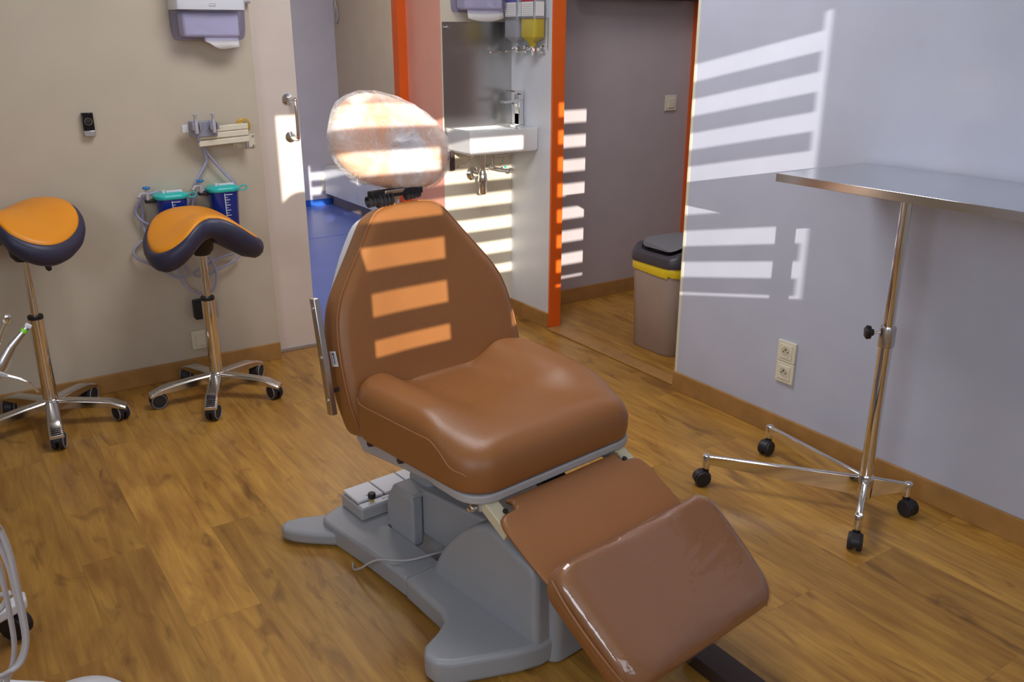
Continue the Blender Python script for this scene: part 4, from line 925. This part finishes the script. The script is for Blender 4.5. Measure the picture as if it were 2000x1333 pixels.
for i, yc in enumerate((3.738, 3.597)):
    t = thing('wire_bracket', ('metal wall bracket with a long lever under the clear soap bottle', 'metal wall bracket under the yellow soap bottle')[i], 'bracket', (2.535, yc, 1.39), 0, 'soap bottle brackets')
    mb = MB(); loop = [(-.040, -.066, .13), (-.040, .066, .13), (.044, .066, .13), (.044, -.066, .13), (-.040, -.066, .13)]; mb.tube(loop, .0018, 6, 0)
    for y in (-.066, .066): mb.tube([(.040, y, .13), (.040, y, -.02)], .0018, 6, 0)
    mb.build('wire_frame', M['chrome'], t)
    mb = MB(); mb.bb((.035, -.045, -.03), (.0475, -.015, .006)); mb.bb((-.010, -.028, -.022), (.04, -.022, -.002)); mb.cyl((0, 0, -.014), (0, 0, -.002), .014, n=18); mb.bb((-.004, .01, -.018), (.045, .03, -.004)); mb.build('dosing_head', M['chrome'], t, bevel=.001)
    mb = MB(); mb.tube([(-.0, .0, -.012), (-.04, -.03+.03*i, -.014), (-.09, -.05+.03*i, -.020), (-.16+.05*i, -.03, -.026)], .0028, 8, 5); mb.lathe([(0, 0), (.005, .001), (.005, .007), (0, .008)], (-.16+.05*i, -.03, -.026), (-1, 0, 0), 10); mb.build('lever', M['chrome'], t)

# ================================================================== HALL
t = thing('swing_bin', 'tall taupe waste bin with a dark grey swing lid standing in the hall', 'bin', (2.955, 2.955, 0))
mb = MB(); rings = []
for z, k in ((0, .90), (.008, .93), (.40, 1.0), (.43, 1.0)): rings.append([Vector((x*k, y*k, z)) for x, y in rrect(.19, .155, .07, 8)])
mb.loft(rings); mb.build('body', M['bin'], t, ang=50)
mb = MB(); rings = []
for z, k in ((.432, 1.05), (.445, 1.07), (.475, 1.06)): rings.append([Vector((x*k, y*k, z)) for x, y in rrect(.19, .155, .07, 8)])
rings.append([Vector((x*1.0, y*1.0, .475+.048*(1-(x/.2)**2))) for x, y in rrect(.19, .155, .07, 8)])
rings.append([Vector((x*.86, y*.84, .478+.052*(1-(x/.2)**2))) for x, y in rrect(.19, .155, .07, 8)])
rings.append([Vector((x*.84, y*.82, .462+.05*(1-(x/.2)**2))) for x, y in rrect(.19, .155, .07, 8)])
mb.loft(rings); mb.build('lid_rim', M['binlid'], t, ang=50)
mb = MB(); G = rrect(.19, .155, .07, 8); rings = []
for k in (.83, .6, .3, .03): rings.append([Vector((x*k, y*k*.98, .470+.078*(1-(x*k/.2)**2))) for x, y in G])
mb.loft(rings); mb.build('swing_flap', M['binflap'], t, ang=60)
mb = MB(); rings = []; G = rrect(.19, .155, .07, 14)
random.seed(5)
off = [random.uniform(0, 1) for _ in G]
off = [(off[i]+off[i-1]+off[(i+1) % len(off)])/3 for i in range(len(off))]
for z, k, a in ((.436, 1.012, 0), (.428, 1.03, .3), (.412, 1.035, .8), (.400, 1.02, 1.2), (.402, 1.008, 1.1), (.425, 1.004, 0)):
    rings.append([Vector((x*(k+.012*off[i]*a), y*(k+.012*off[i]*a), z-.018*off[(i*3) % len(off)]*a)) for i, (x, y) in enumerate(G)])
mb.loft(rings, cap0=False, cap1=False)
o_ = mb.build('bin_bag', M['yellow'], ang=60); o_.location = (2.955, 2.955, 0)
tag(o_, 'yellow plastic bag folded over the rim of the waste bin', 'bag')
t = thing('wall_screen', 'black flat screen on the hall wall, only its lower edge in view', 'screen', (3.35, 3.70, 1.615))
mb = MB(); mb.bb((-.46, -.025, 0), (.44, .03, .52)); mb.build('casing', M['screen'], t, bevel=.006)
mb = MB(); mb.bb((-.445, -.0262, .018), (.425, -.0248, .505)); mb.build('panel', M['dark'], t)
mb = MB(); mb.bb((-.1, .03, .2), (.1, .115, .32)); mb.build('wall_mount', M['dark'], t)
mb = MB(); mb.bb((-.015, -.0275, .006), (.015, -.0262, .011)); mb.build('logo_strip', M['brushed'], t)

# ================================================================== FOREGROUND
mb = MB(); mb.bb((-.04, -.5, 0), (.04, .165, .035)); o_ = mb.build('floor_rail', M['bar'], bevel=.004); o_.location = (1.374, 1.07, 0)
tag(o_, 'dark brown rail lying on the floor under the foot end of the chair', 'rail')
# delivery cart at the left edge
t = thing('dental_cart', 'white dental delivery cart at the left edge, only its foot and caster in view', 'cart', (-.28, 2.05, 0))
mb = MB(); mb.bb((-.2, -.2, .22), (.14, .2, .78)); mb.build('cabinet', M['white'], t, bevel=.02, seg=3)
mb = MB(); mb.bb((-.24, -.24, .80), (.20, .24, .83)); mb.build('tray', M['white'], t, bevel=.008)
mb = MB(); mb.bb((-.05, -.05, .14), (.05, .05, .22)); mb.build('post', M['brushed'], t)
for sx in (-1, 1):
    for sy in (-1, 1):
        mb = MB(); mb.loft([[Vector((sx*r, sy*r2+dy, z+dz)) for dy, dz in ((-.022, -.018), (.022, -.018), (.022, .012), (-.022, .012))] for r, r2, z in ((.0, .0, .13), (.31, .2, .10))]); mb.build('foot', M['white'], t, bevel=.006)
        caster(t, (sx*.285, sy*.19, 0), 2.4, r=.036, ring=False)
mb = MB(); mb.bb((.13, -.24, .74), (.290, .24, .775)); mb.build('handpiece_rack', M['white'], t, bevel=.006)
def wp(u, v, y): return ony(u, v, y)
t = thing('turbine_handpiece', 'steel turbine handpiece at the left edge, head turned up', 'handpiece', (0, 0, 0), 0, 'handpieces on the cart')
a, b = wp(13, 625, 1.9), wp(-42, 772, 1.9)
mb = MB(); mb.tube([b, b.lerp(a, .5), a], .007, 12, 5, taper=.0045); mb.build('sleeve', M['chrome'], t)
mb = MB(); mb.lathe([(0, -.006), (.006, -.006), (.007, 0), (.007, .008), (.004, .012), (0, .012)], a, (.2, -.2, 1)); mb.build('head', M['chrome'], t)
t = thing('contra_angle_handpiece', 'silver handpiece with a green ring near its tip, pointing up to the near stool column', 'handpiece', (0, 0, 0), 0, 'handpieces on the cart')
a, b, c_ = wp(55, 637, 1.9), wp(22, 678, 1.9), wp(-40, 792, 1.9)
mb = MB(); mb.tube([c_, c_.lerp(b, .6), b], .012, 14, 5, taper=.0085); mb.tube([b, b.lerp(a, .55), a], .008, 14, 5, taper=.0045); mb.build('sleeve', M['brushed'], t)
mb = MB(); mb.cyl(b.lerp(a, .70), b.lerp(a, .84), .0062, n=14); mb.build('green_ring', M['green'], t)
mb = MB(); mb.box(a, (.012, .01, .008), Matrix.Rotation(.6, 3, 'Y')); mb.build('head', M['white'], t, bevel=.002)
mb = MB(); mb.tube([wp(42, 660, 1.9), wp(24, 690, 1.91), wp(18, 715, 1.91), wp(8, 727, 1.91)], .0012, 6, 5); mb.build('spray_line', M['offwhite'], t)
t = thing('air_water_syringe', 'grey air and water syringe at the left edge with a bent steel nozzle', 'syringe', (0, 0, 0), 0, 'handpieces on the cart')
mb = MB(); mb.tube([wp(12, 734, 1.85), wp(35, 740, 1.85), wp(55, 747, 1.85), wp(65, 756, 1.85), wp(75, 766, 1.85)], .0024, 8, 5); mb.build('nozzle', M['chrome'], t)
mb = MB(); mb.tube([wp(-60, 712, 1.85), wp(-20, 725, 1.85), wp(14, 735, 1.85)], .009, 12, 5, taper=.004); mb.build('grip', M['hose'], t)
for i, P in enumerate(([(-20, 1010), (0, 1035), (20, 1085), (32, 1140), (45, 1200), (52, 1250), (44, 1290), (20, 1312), (-20, 1322)], [(-20, 1010), (0, 1060), (20, 1110), (33, 1160), (46, 1215), (50, 1262), (35, 1300), (10, 1320), (-15, 1330)], [(-20, 1060), (0, 1100), (15, 1160), (25, 1210), (32, 1260), (28, 1300), (12, 1345), (-5, 1380)], [(-25, 1215), (-5, 1200), (8, 1190), (15, 1178), (16, 1160)])):
    hp = [wp(u-(2*i), v, 1.62+.04*i) for u, v in P]
    hp = [Vector((-.06, 1.84, .742-.004*i))]*(i < 3)+hp+[Vector((-.12, 1.88, .24+.03*i))]
    mb = MB(); mb.tube(hp, .0052, 10, 6)
    tag(mb.build('instrument_hose', M['hose']), ('outermost of the grey instrument hoses hanging at the lower left edge', 'grey instrument hose just inside the outermost one at the lower left edge', 'grey instrument hose hanging straightest of the bundle at the lower left edge', 'short grey hose end curling beside the cart foot')[i], 'hose', 'grey hoses of the cart')
mb = MB(); mb.lathe([(0, .0), (.11, .0), (.115, .01), (.10, .028), (.06, .038), (0, .04)], (0, 0, 0), (0, 0, 1), 40)
o_ = mb.build('foot_switch', M['white']); o_.location = (.075, 1.86, 0)
tag(o_, 'white round foot switch on the floor at the bottom left corner', 'foot switch')

# ---- behind the camera (added sun blocker in place of the person at the camera, assumed ceiling lamp)
t = thing('sun_blocker', 'added unseen partition with a rounded top standing behind the camera near the window', 'blocker', (-.28, -.55, 0))
mb = MB(); P = []
for i in range(13):
    a = pi*i/12; P.append((.115*cos(a)+.0, 1.60+.11*sin(a)))
P = [(.20, .03), (.20, 1.38), (.175, 1.48)]+P+[(-.115, 1.5), (-.2, 1.4), (-.2, .03)]
mb.loft([[Vector((x, -.01, z)) for x, z in P], [Vector((x, .01, z)) for x, z in P]]); mb.build('panel', M['blocker'], t, smooth=False)
mb = MB(); mb.bb((-.2, -.15, 0), (-.16, .15, .03)); mb.bb((.16, -.15, 0), (.2, .15, .03)); mb.build('feet', M['dark'], t)
t = thing('assumed_ceiling_lamp', 'assumed unseen square white ceiling lamp above the backrest of the treatment chair', 'lamp', (1.35, 2.45, 2.55))  # assumed lamp, unseen; housing for the overhead area light
mb = MB(); mb.bb((-.3, -.3, -.04), (.3, .3, 0)); mb.build('housing', M['frame'], t)
mb = MB(); mb.bb((-.28, -.28, -.045), (.28, .28, -.04)); mb.build('diffuser', M['lampglass'], t)
